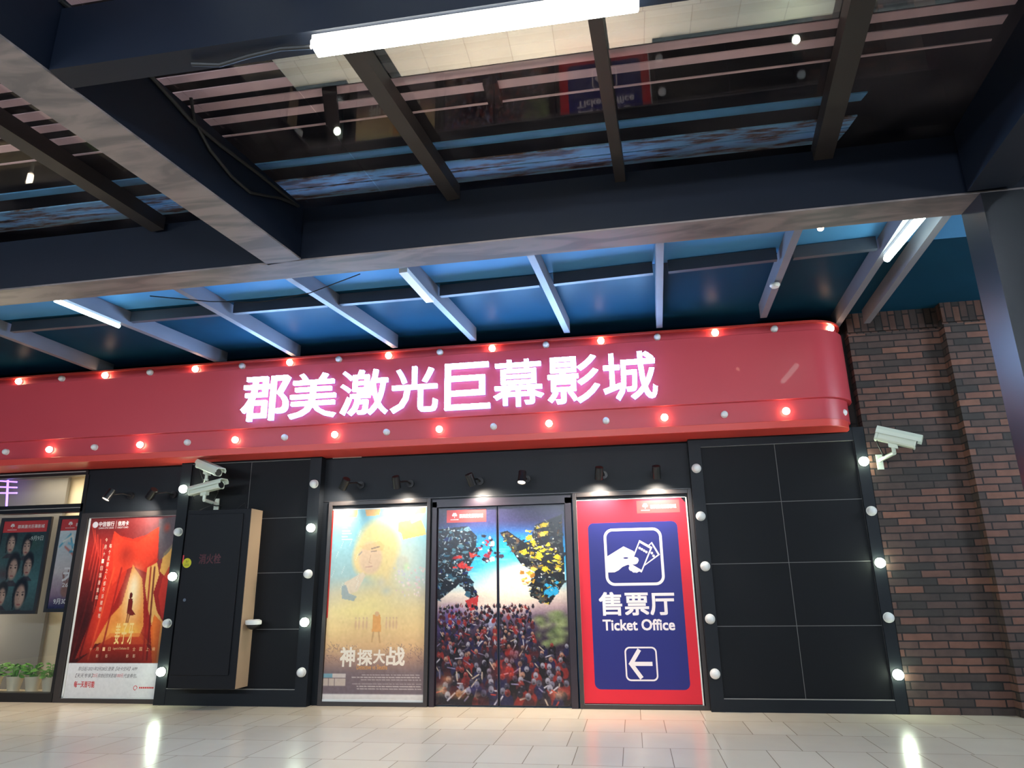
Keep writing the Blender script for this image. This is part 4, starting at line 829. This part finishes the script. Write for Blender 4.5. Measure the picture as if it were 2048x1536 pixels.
pane('roof_pane', [(-14, -2.05), (6, -2.09), (6, .0), (-14, .0)], M_glassC, 'dark glass roof sheet running back to the sign wall')
# pale slats lying above the glass
ys = [(-6.62, -6.52), (-6.47, -6.36), (-6.32, -6.21), (-6.17, -6.06), (-6.0, -5.9), (-5.87, -5.76), (-5.72, -5.61), (-5.57, -5.46), (-5.42, -5.32), (-5.27, -5.15), (-5.12, -5.01), (-4.96, -4.85), (-4.75, -4.70)]
for i, (y0, y1) in enumerate(ys):
    b = MB(); b.box(-9, y0+.022, 4.86, 2.6, y1-.012, 4.868); o = b.build('roof_slat', M_slat); tag(o, 'pale slat above the glass roof, in the row seen between the steel beams', 'slat', 'pale slats above the glass roof')
for y0, z0, y1, z1, m, lb in ((-4.42, 4.79, -4.28, 4.83, M_glowstrip, 'weathered strip with blue sign glow in its colour, above the glass, the one separated by a dark gap'), (-4.17, 4.78, -3.98, 4.82, M_stainedglow, 'stained sheet with blue sign glow in its colour, above the glass near the front beam'), (-3.965, 4.82, -3.68, 4.90, M_stainedglow, 'stained sheet with blue sign glow in its colour, above the glass right over the front beam')):
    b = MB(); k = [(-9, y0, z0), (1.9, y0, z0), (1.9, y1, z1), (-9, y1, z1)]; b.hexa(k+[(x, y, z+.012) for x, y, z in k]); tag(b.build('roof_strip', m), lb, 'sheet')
for px, y0, y1, lb in ((664, 182, 300, 'dark block standing in for a shadow blob, above the glass beside the rafter under the tube light'), (985, 168, 212, 'dark block standing in for a shadow blob, above the glass in the middle of the tan reflection')):
    p, q = onZ(px-6, y0, 4.80), onZ(px+6, y1, 4.80); b = MB(); b.bar(p, q, .10, .05); b.box(q.x-.05, q.y-.02, 4.80, q.x+.05, q.y+.02, 5.28); tag(b.build('shadow_block', M_darkmatte), lb, 'bracket')  # dark blocks put in for the blurred shadow blobs
b = MB(); b.box(-14, -12, 5.3, 8, .2, 5.35); struct(b.build('ceiling', M_darkmatte))

# ------------------------------------------------------------------ tube lights
def tube(a, c, r, m, label, hang=.03):
    a, c = Vector(a), Vector(c); d = (c-a).normalized(); t = thing('tube_light', label, 'light', (a+c)/2)
    b = MB(); b.bar(a+Vector((0, 0, r)), c+Vector((0, 0, r)), r*1.5, hang); b.build('housing', M_white, t)
    b = MB(); b.tube([a, c], r, 12); b.build('tube', m, t, True); return t
t = thing('tube_light', 'long brilliant white tube light under the dark girder', 'light', (-.7, -6.26, 4.08))
b = MB(); b.box(-1.46, -6.315, 4.055, .2, -6.215, 4.09); b.build('tube', M_tubeL, t, bevel=.01)
b = MB(); b.box(-1.46, -6.30, 4.09, .2, -6.23, 4.13); b.build('housing', M_white, t)
tube((-5.99, -2.98, 4.45), (-5.86, -2.16, 4.45), .022, M_tubeC, 'slim cool white tube light under the rafter above the red poster')
tube((2.695, -3.08, 4.45), (2.675, -2.27, 4.45), .034, M_tubeC, 'short cool white tube light under the rafter beside the corner column')
for x, lb in ((-10.5, 'added fill tube, unseen behind the viewer, beyond the window end'), (-7.5, 'added fill tube, unseen behind the viewer, over the window end'), (-4.5, 'added fill tube, unseen behind the viewer, over the red poster'), (-1.5, 'added fill tube, unseen behind the viewer, over the doors'), (1.5, 'added fill tube, unseen behind the viewer, over the tiled bay'), (4.5, 'added fill tube, unseen behind the viewer, past the column')):
    tube((x-.8, -10.2, 3.5), (x+.8, -10.2, 3.5), .05, M_tubeFill, lb)  # unseen row added as fill for the floor and sign
tube((6.6, -3.6, 3.7), (6.6, -1.8, 3.7), .05, M_tubeFill, 'added fill tube, unseen, out past the column over the brick pier')  # added out of view to brighten the brick and nearby floor
# small fittings
p = onZ(1550, 573, 4.47); t = thing('smoke_detector', 'small round white detector under a rafter above the sign', 'detector', p); b = MB(); b._lathe([(0, .03), (.05, .03), (.055, .012), (.04, -.01), (0, -.01)], 16, p, Vector((0, 0, 1)), 0); b.build('detector_body', M_white, t, True)
p = onZ(1641, 456, 4.6); t = thing('ceiling_lamp', 'tiny glowing lamp just below the glass near the short tube light', 'light', p); b = MB(); b.ball(p, .03, 12); b.build('globe', M_bulbW, t, True); b = MB(); b.tube([p+Vector((0, 0, .02)), p+Vector((0, 0, .10))], .02, 10); b.build('holder', M_white, t)
p0, p1 = onZ(806, 545, 4.44), onZ(860, 605, 4.44); t = thing('strip_fitting', 'unlit white strip fitting under the brightest rafter', 'light', (p0+p1)/2); b = MB(); b.bar(p0, p1, .09, .05); b.build('fitting_body', M_white, t)
# cable tray with yellow cable at the left
t = thing('cable_tray', 'grey cable tray with wires running toward the sign top', 'tray', onY(60, 660, -1.3)); P0, P1 = onY(-60, 614, -2.0), onY(124, 694, -.95)
d = (P1-P0).normalized(); s = d.cross(Vector((0, 0, 1))).normalized()*.05; u = Vector((0, 0, .07)); b = MB(); b.bar(P0, P1, .10, .006)
for q in (-1, 1): b.hexa([P0+s*q*.96, P0+s*q, P1+s*q, P1+s*q*.96, P0+s*q*.96+u, P0+s*q+u, P1+s*q+u, P1+s*q*.96+u])
b.build('tray_channel', M_tray, t); b = MB()
for f in (.35, .8, .92): c = P0+(P1-P0)*f; b.tube([c-s*1.2+u*1.4, c-s*1.2-u*.2, c+s*1.2-u*.2, c+s*1.2+u*1.4], .006, 6)
b.build('tray_hook', M_tray, t)
b = MB(); b.tube([P0+u*1.2, P0+(P1-P0)*.3+u*1.5, P0+(P1-P0)*.6+u*1.2, onY(130, 690, -.9), onY(160, 706, -.75), onY(176, 720, -.62), onY(186, 738, -.5)], .012, 8); tag(b.build('yellow_cable', M_yellow), 'yellow cable leaving the tray and dropping behind the red sign', 'cable')
# thin wire sagging between rafters
b = MB(); b.tube([onZ(300, 592, 4.48), onZ(420, 603, 4.46), onZ(520, 604, 4.45), onZ(620, 586, 4.46), onZ(720, 548, 4.48)], .006, 6); tag(b.build('sagging_wire', M_cable), 'thin wire sagging between the pale rafters', 'wire')
# cables along the cross beam and girder
pl0, pn = Vector((-3.64+.0, -11, ZB)), None
dd = (Vector((-2.82, -3.93, 0))-Vector((-3.83, -11, 0))).normalized(); pn = Vector((dd.y, -dd.x, 0)); pt = Vector((-2.82, -3.93, ZB))+pn*.175
def onP(u_, v_): d = ray(u_, v_); return CAM+d*((pt-CAM).dot(pn)/d.dot(pn))
b = MB(); b.tube([onP(120, 0), onP(230, 92), onP(300, 150), onP(380, 240), onP(440, 290), onP(520, 350), onP(596, 412)], .014, 8); tag(b.build('beam_cable', M_cable), 'black cable clipped along the side of the cross beam', 'cable')
b = MB(); b.tube([onP(382, 196), onP(388, 240), onP(420, 300), onP(462, 352), onP(500, 385), onP(560, 396), onP(598, 412)], .012, 8); tag(b.build('hanging_cable', M_cable), 'slack black cable hanging down the cross beam to the corner', 'cable')
b = MB(); b.tube([onZ(384, 128, 4.11), onZ(440, 130, 4.09), onZ(500, 112, 4.10), onZ(560, 98, 4.11), onZ(622, 94, 4.08)], .012, 8); tag(b.build('lamp_cable', M_cable), 'black cable feeding the long tube light along the girder', 'cable')
